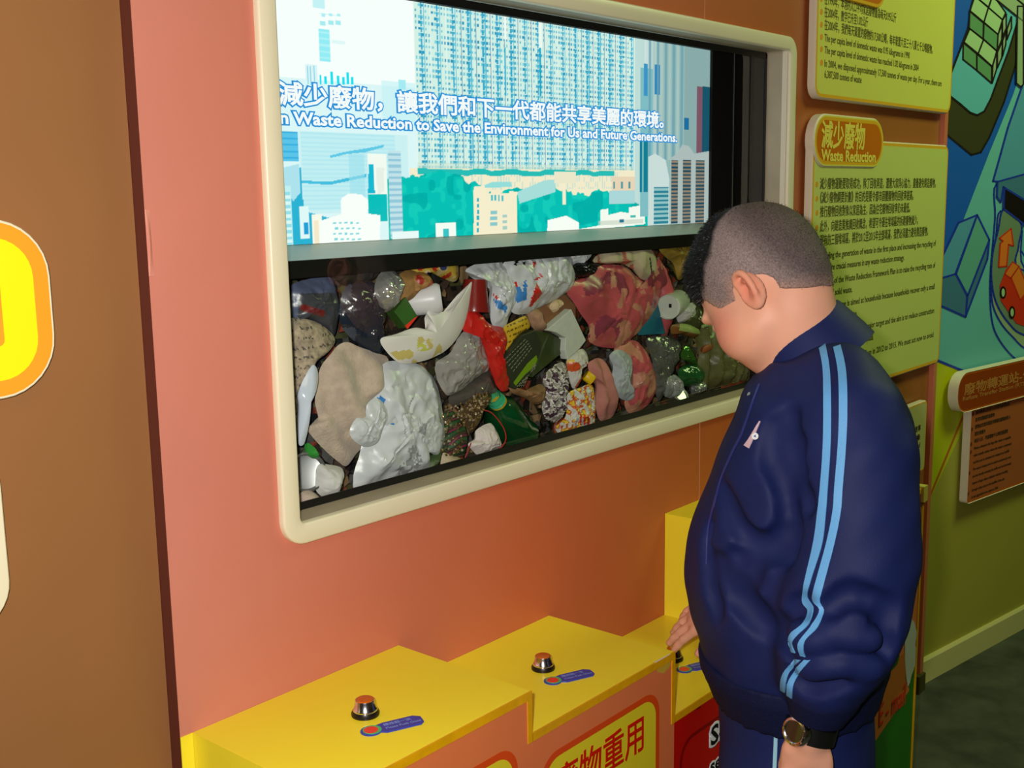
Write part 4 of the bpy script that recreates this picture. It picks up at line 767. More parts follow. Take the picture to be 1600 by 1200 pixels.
pr_ = MB(); mpr = mat('carton_print_grey', (140, 142, 120), .5)
def cline(x0, y0, x1, y1, wd=1.1):
    a = np.array((x0, y0), float); c = np.array((x1, y1), float); L = np.hypot(*(c-a)); d = (c-a)/L; n = np.array([-d[1], d[0]])*wd/2; t = 0
    while t < L-2:
        w_ = rnd.uniform(3, 6); q0_, q1_ = a+d*t, a+d*min(t+w_, L)
        flatY(pr_, [q0_+n, q0_-n, q1_-n, q1_+n], .0692, mpr); t += w_+rnd.uniform(1.2, 2.4)
for k in range(9):
    cline(790+k*3.4-2, 566+k*4.4-6+3, 822+k*2.2, 528+k*3.6+1) if k < 5 else cline(808+(k-5)*3.2, 604-(k-5)*.2, 838-(k-5)*.2, 573-(k-5)*3.)
pp = pr_.build('carton_print', ca, fix=False); pp['kind'] = 'stuff'
slab('cardboard', [(842, 468), (884, 460), (900, 478), (900, 500), (870, 520), (852, 518), (842, 496)], .092, .004, mat('cardboard_brown', (150, 104, 68), .8, var=.1, vscale=30)); tag(bpy.data.objects['cardboard'], 'flat brown cardboard behind the white foam piece', 'cardboard', GRP)
T('egg_shell', 'small pale crumpled scrap stuck on the brown cardboard', 'scrap', [(858, 478), (868, 467), (880, 472), (874, 482), (866, 488), (862, 486)], mat('shell_cream', (206, 180, 140), .7), y=.084, bulge=.008, amp=.005, freq=80)
T('tan_scrap', 'mottled tan paper scrap left of the brown cardboard', 'paper', [(824, 486), (840, 482), (843, 500), (850, 516), (838, 518), (828, 504)], mat('tan_mottled', (176, 136, 106), .8, var=.4, vscale=60), y=.084, amp=.004)
fm = slab('foam_block', [(854, 516), (893, 483), (916, 532), (906, 545), (887, 562), (883, 548), (884, 528), (870, 520)], .070, .016, mat('foam_grey_white', (204, 208, 198), .7, var=.06, vscale=90, bump=.3, bscale=240)); tag(fm, 'angular white foam piece, right of the green carton', 'foam', GRP)
# --- pink bags and right
m_pink = mat('pink_bag_film', (204, 92, 98), .32, var=.3, vscale=14, bump=.35, bscale=60, coat=.15)
m_pink2 = mat('pink_bag_pale', (206, 140, 116), .35, var=.2, vscale=24)
m_pink3 = mat('pink_bag_mauve', (150, 66, 84), .3, var=.2, vscale=24)
T('pink_bag', 'large translucent pink plastic bag, upper right of the refuse', 'plastic bag', [(883, 452), (896, 440), (920, 432), (935, 416), (955, 413), (978, 418), (998, 434), (1015, 438), (1030, 420), (1030, 404), (1043, 440), (1034, 450), (1026, 478), (1012, 500), (998, 518), (985, 530), (975, 540), (955, 544), (930, 540), (918, 530), (920, 510), (906, 490), (895, 472)], [m_pink, m_pink2, m_pink3], y=.078, bulge=.018, amp=.011, freq=15, rings=28, nseg=130,
  mark=lambda px, py, x, z: 1 if (P3((x*26, z*34, 6)) > .16 and px > 955) or P3((x*50, z*50, 7)) > .42 else 2 if P3((x*20, z*24, 8)) > .14 else 0)
T('pink_bag', 'lower fold of pink plastic bag beside the pale tissue', 'plastic bag', [(965, 536), (992, 532), (1008, 548), (1020, 572), (1026, 600), (1020, 622), (1008, 636), (985, 646), (975, 630), (988, 604), (984, 570), (960, 556)], [m_pink2, m_pink, MATS['bag_print_red']], y=.080, bulge=.014, amp=.009, freq=24, rings=20, nseg=90, mark=lambda px, py, x, z: 1 if P3((x*34, z*34, 3)) > -.05 else 0)
T('pink_bag', 'pink bag corner showing right of the teal card', 'plastic bag', [(1030, 404), (1044, 436), (1046, 470), (1047, 500), (1040, 530), (1032, 520), (1028, 470), (1026, 430)], m_pink, y=.094, amp=.006)
T('printed_cloth', 'cream cloth with faint red print and dark seam, under the ledge at right', 'cloth', [(926, 408), (945, 392), (990, 384), (1012, 386), (1024, 400), (1025, 424), (1016, 437), (1002, 436), (990, 422), (970, 412), (945, 412)], [mat('cloth_cream', (198, 184, 152), .8, var=.15, vscale=50, bump=.3), mat('cloth_red', (176, 96, 78), .8), mat('cloth_seam', (40, 44, 60), .8)], y=.074, bulge=.014, amp=.004, ridged=False, rings=22, nseg=100,
  mark=lambda px, py, x, z: 2 if abs(px-1017-.1*(py-415)) < 1.0 and py > 402 else 1 if P3((x*60, z*60, 4)) > .22 and px < 990 else 0, pleat=(0, 120, .5))
T('yellow_wrapper', 'dull yellow torn wrapper against the ledge above the grey can', 'wrapper', [(1030, 386), (1062, 380), (1085, 378), (1082, 398), (1070, 404), (1068, 432), (1058, 436), (1052, 412), (1040, 402)], [mat('wrapper_ochre', (160, 132, 50), .5, var=.4, vscale=40), m_lred], y=.086, amp=.008, freq=34)
b = MB(); c_ = RY(1044, 480, .064); ax = Vector((-.80, -.28, -.03)).normalized(); c0 = Vector(c_)-ax*.085
lathe(b, [(.0230, 0), (.0236, .085), (.0230, .087), (.0222, .087), (.0218, .081), (.0002, .081)], mat('can_pale_grey', (196, 204, 190), .35, metal=.1, var=.1, vscale=30), c0, ax, 40); cn = tag(b.build('grey_can', smooth=35), 'pale grey cylinder lying on its side just left of the boy\'s forehead', 'can', GRP)
b = MB(); q = c0+ax*.0815; b.box((q[0]-.001, q[1]-.006, q[2]-.001), (q[0]+.001, q[1]-.001, q[2]+.006), m_black); b.build('slot', cn)
slab('teal_card', [(1028, 474), (1040, 522), (998, 524), (995, 512), (1014, 500)], .0775, .003, mat('card_teal', (32, 110, 134), .45, var=.05)); tag(bpy.data.objects['teal_card'], 'teal blue card corner below the grey cylinder', 'card', GRP)
m_tis = mat('tissue_grey_white', (196, 194, 192), .8, var=.15, vscale=40, bump=.4)
T('tissue', 'small grey white tissue under the grey cylinder', 'tissue', [(1052, 480), (1074, 474), (1084, 474), (1082, 486), (1070, 502), (1060, 504), (1056, 492)], m_tis, y=.082, amp=.005, freq=60)
T('pale_bag', 'pale bluish torn plastic between the pink cloth and pink bag', 'plastic bag', [(952, 556), (965, 546), (984, 556), (988, 572), (984, 600), (990, 620), (978, 626), (962, 616), (956, 590), (958, 572)], mat('film_pale_blue', (182, 190, 196), .4, var=.15, vscale=40, bump=.3), y=.068, bulge=.010, amp=.007, freq=40)
T('pink_cloth', 'dusty pink fabric fold, left of the pale bluish plastic', 'cloth', [(920, 566), (938, 560), (952, 576), (958, 600), (962, 630), (956, 652), (938, 658), (930, 630), (932, 600), (922, 584)], mat('fabric_dusty_pink', (196, 128, 116), .8, var=.25, vscale=30, bump=.4), y=.076, bulge=.016, amp=.005, ridged=False, pleat=(15, 190, .9))
T('food_wrapper', 'torn white, purple and yellow snack wrapper heap, right of the green bottle', 'wrapper', [(848, 590), (862, 574), (880, 566), (888, 590), (884, 612), (882, 640), (870, 660), (850, 652), (846, 632), (852, 610)], [mat('snack_white', (206, 202, 196), .4), mat('snack_purple', (70, 46, 60), .4), mat('snack_grey', (146, 140, 130), .5)], y=.078, bulge=.014, amp=.012, freq=60, rings=32, nseg=140, mark=lambda px, py, x, z: (lambda h: 1 if h > .12 else 2 if h < -.12 else 0)(P3((x*95, z*95, 5))+.6*P3((x*230, z*230, 2))))
T('food_wrapper', 'orange and yellow snack wrapper with red letters, under the yellow cap', 'wrapper', [(886, 616), (905, 606), (925, 602), (930, 640), (926, 668), (905, 676), (878, 680), (868, 668), (884, 650)], [mat('snack_orange', (206, 84, 40), .35, var=.2, vscale=40), mat('snack_yellow', (226, 190, 50), .35), MATS['snack_white'], MATS['bag_print_red']], y=.074, bulge=.010, amp=.009, freq=56, rings=32, nseg=140,
  mark=lambda px, py, x, z: 3 if 904 < px < 922 and 648 < py < 664 and int(px/3) % 2 == 0 else (lambda h: 1 if h > .26 else 2 if h < .0 else 0)(P3((x*90, z*90, 1))+.5*P3((x*220, z*220, 3))))
T('chip_wrapper', 'white wrapper with red and yellow flames, right of the white foam', 'wrapper', [(886, 560), (905, 546), (914, 548), (918, 562), (908, 580), (902, 604), (894, 606), (888, 586)], [MATS['snack_white'], MATS['snack_orange'], MATS['snack_yellow']], y=.080, bulge=.012, amp=.007, freq=46, rings=16, nseg=70, mark=lambda px, py, x, z: 1 if P3((x*70, z*50, 2)) > .15 and py > 566 else 2 if px < 898 and 562 < py < 578 else 0)
b = MB(); ax = Vector((.5, -.5, -.55)).normalized(); lathe(b, [(.0088, 0), (.0098, .002), (.0098, .014), (.0086, .017), (.0002, .0172)], mat('cap_yellow', (226, 184, 20), .4), Vector(RY(920, 590, .075))-ax*.008, ax, 20); tag(b.build('bottle_top', smooth=35), 'small yellow bottle cap left of the dusty pink fabric', 'cap', GRP)
# --- bottom centre
m_pet = mat('green_bottle_plastic', (14, 84, 40), .1, trans=.25, coat=.6, spec=.7, var=.2, vscale=20)
bt = MB(); c_ = RY(775, 636, .066); axb = Vector((.72, .10, -.62)).normalized(); c0 = Vector(RY(776, 626, .0745))
lathe(bt, [(.0125, .004), (.0150, .006), (.0128, .0085), (.0135, .014), (.020, .022), (.029, .034), (.0335, .05), (.034, .075), (.0325, .10), (.034, .12)], m_pet, c0, axb, 36)
for i, v in enumerate(bt.v):   # dents and clearance to the pane
    p = Vector(v); d = P3(p*24)*.006; bt.v[i] = (v[0], max(v[1]+.016*min(1, ((p-c0).length/.06))+d, GY+.007), v[2])
gb = tag(bt.build('green_bottle', smooth=60), 'green plastic bottle with a mint neck ring, bottom centre', 'bottle', GRP)
b = MB(); lathe(b, [(.0132, -.012), (.0136, -.010), (.0136, .000), (.0145, .001), (.0145, .003), (.0138, .0035), (.0105, .0035), (.0105, -.012)], mat('neck_mint', (60, 180, 130), .3), c0, axb, 32, cap0=False, cap1=False); b.build('mint_neck', gb, smooth=35)
b = MB(); lathe(b, [(.0142, .0035), (.0146, .0045), (.0146, .007), (.0138, .008)], mat('neck_ring_ochre', (190, 156, 40), .4), c0, axb, 32); b.build('neck_ring', gb, smooth=35)
T('beaded_pouch', 'glittering gold beaded pouch left of the green bottle', 'pouch', [(714, 645), (728, 628), (745, 616), (764, 612), (768, 624), (756, 640), (748, 660), (738, 676), (728, 668), (716, 656)], mat('pouch_bronze', (96, 74, 50), .4, metal=.4), y=.080, bulge=.012, amp=.004, ridged=False)
bd = MB(); ga = mat('gold_beads', (176, 150, 100), .18, metal=.8); gb2 = mat('pale_beads', (220, 200, 170), .15, metal=.6); pouch = [(714, 645), (728, 628), (745, 616), (764, 612), (768, 624), (756, 640), (748, 660), (738, 676), (728, 668), (716, 656)]
for i in range(420):
    px, py = rnd.uniform(712, 768), rnd.uniform(610, 678)
    if i < 330 and not inpoly(px, py, pouch): continue
    if i >= 330: px, py = rnd.uniform(690, 722), rnd.uniform(630, 712)
    s = rnd.uniform(.0012, .0027); lathe(bd, [(s*.5, -s*.8), (s, 0), (s*.5, s*.8)], rnd.choice([ga, ga, gb2]), RY(px, py, .066+rnd.uniform(-.002, .003)), (rnd.uniform(-.3, .3), -1, rnd.uniform(-.3, .3)), 6)
o = bd.build('bead', bpy.data.objects['beaded_pouch']); o['kind'] = 'stuff'
T('patterned_cloth', 'dark cloth woven with green and magenta threads, left of the pouch', 'cloth', [(690, 650), (704, 640), (722, 660), (728, 690), (722, 716), (700, 722), (690, 706), (694, 680)], [mat('cloth_darkgreen', (28, 46, 26), .7), mat('thread_magenta', (140, 30, 74), .6), mat('thread_green', (40, 84, 40), .6), mat('thread_brown', (84, 50, 30), .7)], y=.086, amp=.004, rings=26, nseg=110,
  mark=lambda px, py, x, z: (lambda k: 1 if k == 0 and px > 700 else 2 if k in (2, 3) else 3 if k == 5 else 0)(int((py+.5*px+3*P3((x*60, z*60, 1)))/2.4) % 7))
T('tissue', 'crumpled white tissue between the pouch and the green bottle', 'tissue', [(764, 661), (772, 668), (780, 684), (782, 698), (768, 704), (748, 711), (738, 704), (731, 694), (742, 686), (744, 672)], mat('tissue_white', (218, 206, 202), .85, var=.1, vscale=50, bump=.5), y=.070, bulge=.014, amp=.008, freq=50, rings=16)
b = MB(); tube(b, [RY(*p, .057) for p in catmull([(757, 641), (768, 645), (780, 658), (789, 674), (790, 688), (782, 700), (772, 704)], 4)], .0010, mat('string_red', (190, 50, 40), .5), 6)
tag(b.build('red_string', smooth=60), 'thin red string looping over the green bottle', 'string', GRP)
b = MB(); tube(b, [RY(*p, .058) for p in catmull([(736, 692), (732, 702), (727, 714), (724, 722)], 4)], .0009, mat('string_magenta', (176, 40, 60), .5), 6); tag(b.build('red_string', smooth=60), 'short red string end left of the white tissue', 'string', GRP)
T('food_scraps', 'brown peel scraps between the green bottle and the carton', 'food', [(794, 602), (812, 614), (828, 606), (845, 600), (853, 610), (848, 628), (836, 632), (820, 622), (800, 614)], mat('peel_brown', (150, 112, 74), .6, var=.4, vscale=50), y=.078, bulge=.014, amp=.008, freq=44)
for k, (pts, c, lab) in enumerate([([(690, 712), (700, 705), (728, 722), (724, 732), (692, 738)], (196, 176, 140), 'beige scrap at the bottom edge, right of the large white bag'), ([(706, 716), (722, 714), (726, 728), (708, 732)], (196, 92, 34), 'small orange scrap at the bottom edge beside the beige scrap'),
      ([(868, 660), (888, 664), (884, 676), (868, 680)], (140, 60, 30), 'brown red scrap at the bottom edge, right of the green bottle'), ([(1128, 600), (1150, 592), (1164, 590), (1164, 604), (1140, 612), (1128, 612)], (150, 46, 22), 'dark red piece in the lower right corner of the refuse'),
      ([(480, 692), (488, 700), (494, 716), (482, 712)], (60, 160, 60), 'small green and orange scrap under the spoon'), ([(690, 704), (676, 726), (660, 740), (668, 716)], (70, 90, 50), 'dark green scrap under the large white bag')]):
    T('scrap', lab, 'scrap', pts, mat('scrap_colour_%s' % 'abcdef'[k], c, .5, var=.3, vscale=50), y=.084, bulge=.012, amp=.006, freq=50, rings=8, nseg=30)
# --- right side, dim olive heap
m_olv = [mat('olive_film', (112, 112, 66), .35, var=.4, vscale=24, bump=.5, bscale=60, coat=.2), mat('olive_dark_film', (66, 70, 40), .3, var=.4, vscale=24, bump=.5), mat('smoke_film', (96, 98, 92), .15, var=.5, vscale=30, bump=.6, coat=.4)]
T('clear_bag', 'smoky clear crumpled tray, right of the pink bag fold', 'plastic tray', [(1010, 530), (1040, 524), (1062, 534), (1062, 556), (1050, 580), (1036, 600), (1024, 580), (1016, 556)], m_olv[2], y=.084, bulge=.014, amp=.010, freq=50)
T('olive_wrap', 'olive crumpled cling film heap behind the boy\'s chin', 'film', [(1096, 500), (1120, 520), (1140, 545), (1166, 570), (1168, 594), (1150, 600), (1124, 604), (1096, 606), (1088, 580), (1092, 550), (1084, 524)], m_olv[0], y=.080, bulge=.02, amp=.012, freq=26, pleat=(8, 160, .6), rings=18, nseg=90)
T('olive_wrap', 'dark olive film under the boy\'s brow, left of the film heap', 'film', [(1068, 486), (1090, 478), (1102, 500), (1092, 520), (1070, 520), (1056, 508)], m_olv[1], y=.088, amp=.010)
T('brown_peel', 'curved brown and pale green peel below the grey tissue', 'food', [(1050, 508), (1072, 506), (1092, 514), (1094, 522), (1082, 528), (1066, 522), (1050, 522)], [mat('peel_rust', (130, 84, 40), .5, var=.3, vscale=40), mat('peel_pale', (150, 168, 96), .5)], y=.074, bulge=.012, amp=.003, ridged=False, mark=lambda px, py, x, z: 1 if py < 514+.2*(px-1050) and px > 1062 else 0)
b = MB(); tube(b, [RY(*p, .066) for p in catmull([(1098, 510), (1108, 508), (1114, 516), (1113, 526), (1106, 528)], 5)], .0034, mat('ring_pale_green', (150, 176, 116), .3), 10); tag(b.build('green_ring', smooth=60), 'pale green plastic hook ring beside the boy\'s nose', 'ring', GRP)
T('green_bottle', 'small crushed green bottle, lower right of the refuse', 'bottle', [(1062, 576), (1080, 568), (1096, 574), (1098, 592), (1086, 604), (1068, 602), (1060, 590)], mat('green_dark_film', (34, 92, 44), .15, coat=.5, var=.2), y=.078, bulge=.018, amp=.007, freq=40)
T('green_wrapper', 'shiny dark green wrapper strip above the small green bottle', 'wrapper', [(1064, 552), (1074, 540), (1084, 556), (1090, 572), (1078, 566), (1066, 562)], mat('green_foil', (60, 110, 40), .15, metal=.4), y=.072, bulge=.008, amp=.005, freq=60)
T('clear_cup', 'upright bent clear cup at the bottom edge, left of the metal lid', 'cup', [(1042, 590), (1056, 586), (1064, 600), (1062, 616), (1050, 622), (1038, 618), (1036, 600)], mat('cup_smoke', (150, 156, 146), .12, coat=.6, var=.5, vscale=70, bump=.6), y=.074, bulge=.014, amp=.006, freq=60, pleat=(0, 420, .8))
disc('metal_lid', 'shiny oval metal lid at the bottom edge, right part of the refuse', 'lid', 1062, 617, .066, .0185, (-.15, -.75, .7), m_alu)
T('clear_bottle', 'crumpled clear bottle along the bottom, left of the bent cup', 'bottle', [(1020, 560), (1034, 566), (1040, 590), (1036, 618), (1028, 626), (1022, 600)], m_olv[2], y=.080, bulge=.012, amp=.006, freq=50)
T('foil_scrap', 'glinting foil scrap at the bottom right of the metal lid', 'foil', [(1082, 600), (1098, 596), (1104, 606), (1094, 614), (1080, 616)], m_foil, y=.074, bulge=.01, amp=.006, freq=90)
T('orange_scrap', 'dull orange red scrap within the olive film', 'scrap', [(1100, 542), (1114, 536), (1112, 546), (1098, 552)], mat('scrap_dull_orange', (150, 80, 44), .6), y=.060, bulge=.003, amp=.001, rings=6, nseg=30)
# ------------------------------------------------------------------ the boy: distance fields meshed as smooth continuous surfaces
def A3(*p): return np.array(p, float)
class Field:
    def __init__(s, xs, ys, zs): s.xs, s.ys, s.zs = xs, ys, zs; s.D = np.full((len(xs), len(ys), len(zs)), .12, np.float32)
    def sl(s, lo, hi):
        r_ = []
        for a, l, h in zip((s.xs, s.ys, s.zs), lo, hi): r_.append(slice(max(np.searchsorted(a, l)-1, 0), min(np.searchsorted(a, h)+1, len(a))))
        return tuple(r_)
    def grid(s, q): return s.xs[q[0]][:, None, None], s.ys[q[1]][None, :, None], s.zs[q[2]][None, None, :]
    def add(s, prim, k=.01, op='u'):
        fn, lo, hi = prim; pad = .03+k; q = s.sl(lo-pad, hi+pad)
        X, Y, Z = s.grid(q); d = fn(X, Y, Z).astype(np.float32); D = s.D[q]
        if op == 'u': h = np.clip(.5+.5*(D-d)/k, 0, 1); s.D[q] = D*(1-h)+d*h-k*h*(1-h)
        elif op == 's': h = np.clip(.5-.5*(D+d)/k, 0, 1); s.D[q] = D*(1-h)-d*h+k*h*(1-h)
        elif op == 'i':
            h = np.clip(.5-.5*(D-d)/k, 0, 1); s.D[q] = D*(1-h)+d*h+k*h*(1-h)
    def bump(s, fn, lo, hi):
        q = s.sl(A3(*lo), A3(*hi)); X, Y, Z = s.grid(q); s.D[q] += fn(X, Y, Z)
    def mesh(s):
        D = s.D; S = D < 0; nx, ny, nz = D.shape
        cnt = np.zeros((nx-1, ny-1, nz-1), np.int8)
        for a in (0, 1):
            for b_ in (0, 1):
                for c in (0, 1): cnt += S[a:nx-1+a, b_:ny-1+b_, c:nz-1+c]
        I, J, K = np.nonzero((cnt > 0) & (cnt < 8)); n = len(I); idx = np.full(cnt.shape, -1, np.int32); idx[I, J, K] = np.arange(n)
        acc = np.zeros((n, 3)); num = np.zeros(n)
        G_ = (s.xs, s.ys, s.zs); base = (I, J, K)
        cs = [(a, b_, c) for a in (0, 1) for b_ in (0, 1) for c in (0, 1)]
        for p in cs:
            for ax in range(3):
                if p[ax]: continue
                q = list(p); q[ax] = 1
                d0 = D[I+p[0], J+p[1], K+p[2]]; d1 = D[I+q[0], J+q[1], K+q[2]]; m_ = (d0 < 0) != (d1 < 0)
                t = np.where(m_, d0/np.where(m_, d0-d1, 1), 0)
                for k in range(3):
                    c0 = G_[k][base[k]+p[k]]; c1 = G_[k][base[k]+q[k]]; acc[:, k] += np.where(m_, c0+(c1-c0)*t, 0)
                num += m_
        V = acc/num[:, None]; F_ = []
        for ax in range(3):
            o = [a for a in range(3) if a != ax]
            sl0 = [slice(None)]*3; sl1 = [slice(None)]*3; sl0[ax] = slice(0, -1); sl1[ax] = slice(1, None)
            for a in o: sl0[a] = slice(1, -1); sl1[a] = slice(1, -1)
            s0, s1 = S[tuple(sl0)], S[tuple(sl1)]; P_ = np.nonzero(s0 != s1); P_ = [p.copy() for p in P_]
            for a in o: P_[a] += 1
            inv = S[tuple(P_)]
            def cell(da, db):
                q = [p.copy() for p in P_]; q[o[0]] -= da; q[o[1]] -= db; return idx[tuple(q)]
            Q = np.stack([cell(0, 0), cell(1, 0), cell(1, 1), cell(0, 1)], 1)
            fl = inv if ax != 1 else ~inv
            Q[~fl] = Q[~fl][:, ::-1]; F_.append(Q)
        return V, np.concatenate(F_)
def capsule(a, b_, ra, rb=None):
    a, b_ = np.array(a, float), np.array(b_, float); rb = ra if rb is None else rb; d = b_-a; L = d@d+1e-12
    def fn(X, Y, Z):
        x, y, z = X-a[0], Y-a[1], Z-a[2]; t = np.clip((x*d[0]+y*d[1]+z*d[2])/L, 0, 1)
        return np.sqrt((x-t*d[0])**2+(y-t*d[1])**2+(z-t*d[2])**2)-(ra+(rb-ra)*t)
    R_ = max(ra, rb); return fn, np.minimum(a, b_)-R_, np.maximum(a, b_)+R_
def ell(c, ax, rad):
    c = np.array(c, float); ax = np.array(ax, float); r_ = np.array(rad, float)
    def fn(X, Y, Z):
        x, y, z = X-c[0], Y-c[1], Z-c[2]; p = [(x*a[0]+y*a[1]+z*a[2]) for a in ax]
        k0_ = np.sqrt(sum((p[i]/r_[i])**2 for i in range(3))); k1_ = np.sqrt(sum((p[i]/r_[i]**2)**2 for i in range(3)))+1e-9
        return k0_*(k0_-1)/k1_
    R_ = max(r_); return fn, c-R_, c+R_
def stack(rows, ax2, zr=None, grow=0., cap=.01):
    """horizontal ellipses (z, cx, cy, a_lateral, b_front) swept upwards; ax2 = (lateral, front) unit vectors"""
    rows = sorted(rows); zz = np.array([r_[0] for r_ in rows]); T_ = [np.array([r_[i] for r_ in rows]) for i in range(1, 5)]
    zf = np.linspace(zz[0], zz[-1], 80); sm = []
    for t in T_:
        v = np.interp(zf, zz, t); kk = np.ones(7)/7; vp = np.pad(v, 3, mode='edge'); sm.append(np.convolve(vp, kk, 'valid'))
    lo_z, hi_z = zz[0], zz[-1]; (l, f_) = ax2
    def fn(X, Y, Z):
        cx, cy, a, b_ = [np.interp(Z.ravel(), zf, v).reshape(Z.shape) for v in sm]; a = a+grow; b_ = b_+grow
        x, y = X-cx, Y-cy; u = (x*l[0]+y*l[1]); v = (x*f_[0]+y*f_[1]); k0_ = np.sqrt((u/a)**2+(v/b_)**2); k1_ = np.sqrt((u/a**2)**2+(v/b_**2)**2)+1e-6
        d = k0_*(k0_-1)/k1_; dz = np.maximum(lo_z-Z, Z-hi_z)
        return np.where((d > 0) & (dz > 0), np.sqrt(np.maximum(d, 0)**2+np.maximum(dz, 0)**2), np.maximum(d, dz))
    m_ = max(T_[2].max(), T_[3].max())+grow
    return fn, A3(T_[0].min()-m_, T_[1].min()-m_, lo_z), A3(T_[0].max()+m_, T_[1].max()+m_, hi_z)
def axis(segs):
    out = [segs[0][0]]
    for a, b_, st in segs:
        n = max(int(round((b_-a)/st)), 1); out += list(np.linspace(a, b_, n+1)[1:])
    return np.array(out)
PH = math.radians(-22); tf = A3(math.sin(PH), math.cos(PH), 0); tl = A3(-math.cos(PH), math.sin(PH), 0)      # torso front and left
th_, ps_, HS = math.radians(43), math.radians(17), 1.0
hf = A3(math.sin(ps_)*math.cos(th_), math.cos(ps_)*math.cos(th_), -math.sin(th_)); hl = A3(-math.cos(ps_), math.sin(ps_), 0); hu = np.cross(hl, hf)*-1
hu = hu if hu[2] > 0 else -hu
HC = RD(1185, 434, 1.60)                                       # middle of the skull
Hh = lambda f_, l, u: HC+(hf*f_+hl*l+hu*u)*HS
AX = (hf/HS, hl/HS, hu/HS)
boy = empty('person', (1.43, -.40, 0), 'boy with cropped black hair in navy tracksuit with light blue stripes, pressing a button', 'person')
SHL, ELL_, WRL, HDL = RD(1316, 604, 1.475), RD(1338, 860, 1.44), RD(1266, 1122, 1.47), RD(1262, 1195, 1.48)
SHR = A3(1.60, -.345, 1.09); ELR = A3(1.655, -.27, .86)
WRR = RD(1132, 938, 1.805); TIPR = A3(*RD(1034, 1008, 1.885))
NB = RD(1270, 548, 1.578)                                    # neck base
rowsT = [(1.150, 1.452, -.418, .080, .066), (1.13, 1.452, -.416, .118, .084), (1.11, 1.452, -.414, .148, .102), (1.08, 1.451, -.413, .162, .108), (1.05, 1.449, -.411, .165, .116), (1.0, 1.443, -.404, .168, .125), (.95, 1.437, -.397, .172, .134), (.9, 1.435, -.394, .174, .137), (.85, 1.431, -.390, .175, .140), (.8, 1.432, -.390, .172, .137), (.75, 1.435, -.394, .168, .129), (.72, 1.436, -.395, .165, .124)]
# ---- body
F1 = Field(axis([(1.10, 1.30, .008), (1.30, 1.60, .0035), (1.60, 1.78, .008)]), axis([(-.66, -.50, .008), (-.50, -.10, .0035), (-.10, -.06, .008)]), axis([(0, .58, .012), (.58, .74, .0032), (.74, 1.08, .010), (1.08, 1.43, .0033)]))
add = F1.add
add(stack([(z, x, y, a*.72, b_*.72) for z, x, y, a, b_ in rowsT[1:]]+[(.60, 1.44, -.40, .135, .105)], (tl, tf)), .02)
for s in (-1, 1):
    hp = A3(1.44, -.40, .66)+tl*.075*s; kn = A3(1.45, -.41, .38)+tl*.085*s; an = A3(1.455, -.43, .08)+tl*.095*s
    add(capsule(hp, kn, .072, .052), .02); add(capsule(kn, an, .052, .036), .015); add(capsule(an+A3(0, -.02, -.045), an+tf*.13+A3(0, 0, -.055), .030, .024), .015)
add(capsule(SHL+tl*-.02+A3(0, 0, -.03), ELL_, .038, .034), .02); add(capsule(ELL_, WRL, .034, .0205), .012); 
add(capsule(SHR, ELR, .042, .036), .02); add(capsule(ELR, WRR, .036, .023), .015)
# neck and head
add(capsule(NB+A3(0, -.0, -.05), Hh(-.045, 0, -.040), .056, .052), .025)
add(capsule(NB+A3(-.0, .012, -.03), Hh(.0, 0, -.066), .044, .050), .03)
add(ell(Hh(-.002, 0, .018), AX, (.095, .077, .084)), .02); add(ell(Hh(-.022, 0, .0), AX, (.077, .0765, .076)), .02)
add(ell(Hh(.034, 0, -.030), AX, (.056, .064, .066)), .02)
for s in (-1, 1):
    add(ell(Hh(.040, .036*s, -.062), AX, (.041, .036, .040)), .02)            # full cheeks
    add(ell(Hh(.020, .048*s, -.070), AX, (.040, .024, .034)), .02)            # jaw
    add(ell(Hh(.082, .030*s, -.004), AX, (.014, .022, .008)), .012)           # brow
    add(ell(Hh(.087, .031*s, -.023), AX, (.006, .016, .008)), .008, 's')      # eye hollow
    add(ell(Hh(.0795, .031*s, -.0235), AX, (.0095, .0135, .0095)), .004)      # eyelid
add(ell(Hh(.058, 0, -.088), AX, (.026, .032, .020)), .02); add(ell(Hh(.026, 0, -.098), AX, (.045, .044, .024)), .025)
add(capsule(Hh(.085, 0, -.012), Hh(.089, 0, -.040), .008, .0095), .012); add(ell(Hh(.086, 0, -.046), AX, (.011, .016, .008)), .008)
add(ell(Hh(.087, 0, -.070), AX, (.010, .022, .006)), .008); add(ell(Hh(.084, 0, -.082), AX, (.010, .018, .006)), .008); add(capsule(Hh(.099, -.017, -.0765), Hh(.099, .017, -.0765), .0022), .003, 's')
for s in (-1, 1):      # ears: rim, lobe, bowl
    E0 = lambda f_, l, u: Hh(f_*.9-(.032 if s > 0 else -.014), (.0745+l-(0 if s > 0 else .004))*s, u*.88-.026)
    add(ell(E0(-.012, .004, -.030), (hf*.92+hl*.38*s, hl*.92*s-hf*.38, hu), (.0185, .0075, .028)), .006)
    add(ell(E0(-.0085, .0125, -.027), (hf*.92+hl*.38*s, hl*.92*s-hf*.38, hu), (.0125, .0060, .0195)), .004, 's')
    rim = catmull([E0(.003, .004, -.018), E0(.002, .009, -.006), E0(-.010, .014, .001), E0(-.024, .017, -.006), E0(-.029, .017, -.022), E0(-.025, .013, -.040), E0(-.014, .006, -.052), E0(-.004, .001, -.050)], 3)
    for a, b_ in zip(rim[:-1], rim[1:]): add(capsule(a, b_, .0040), .003)
    an_ = catmull([E0(-.006, .006, -.012), E0(-.017, .011, -.014), E0(-.020, .011, -.028), E0(-.013, .008, -.039)], 3)
    for a, b_ in zip(an_[:-1], an_[1:]): add(capsule(a, b_, .0030), .0035)
    add(ell(E0(-.010, .005, -.050), AX, (.0090, .0055, .0095)), .005); add(ell(E0(.002, .002, -.031), AX, (.004, .004, .006)), .004)
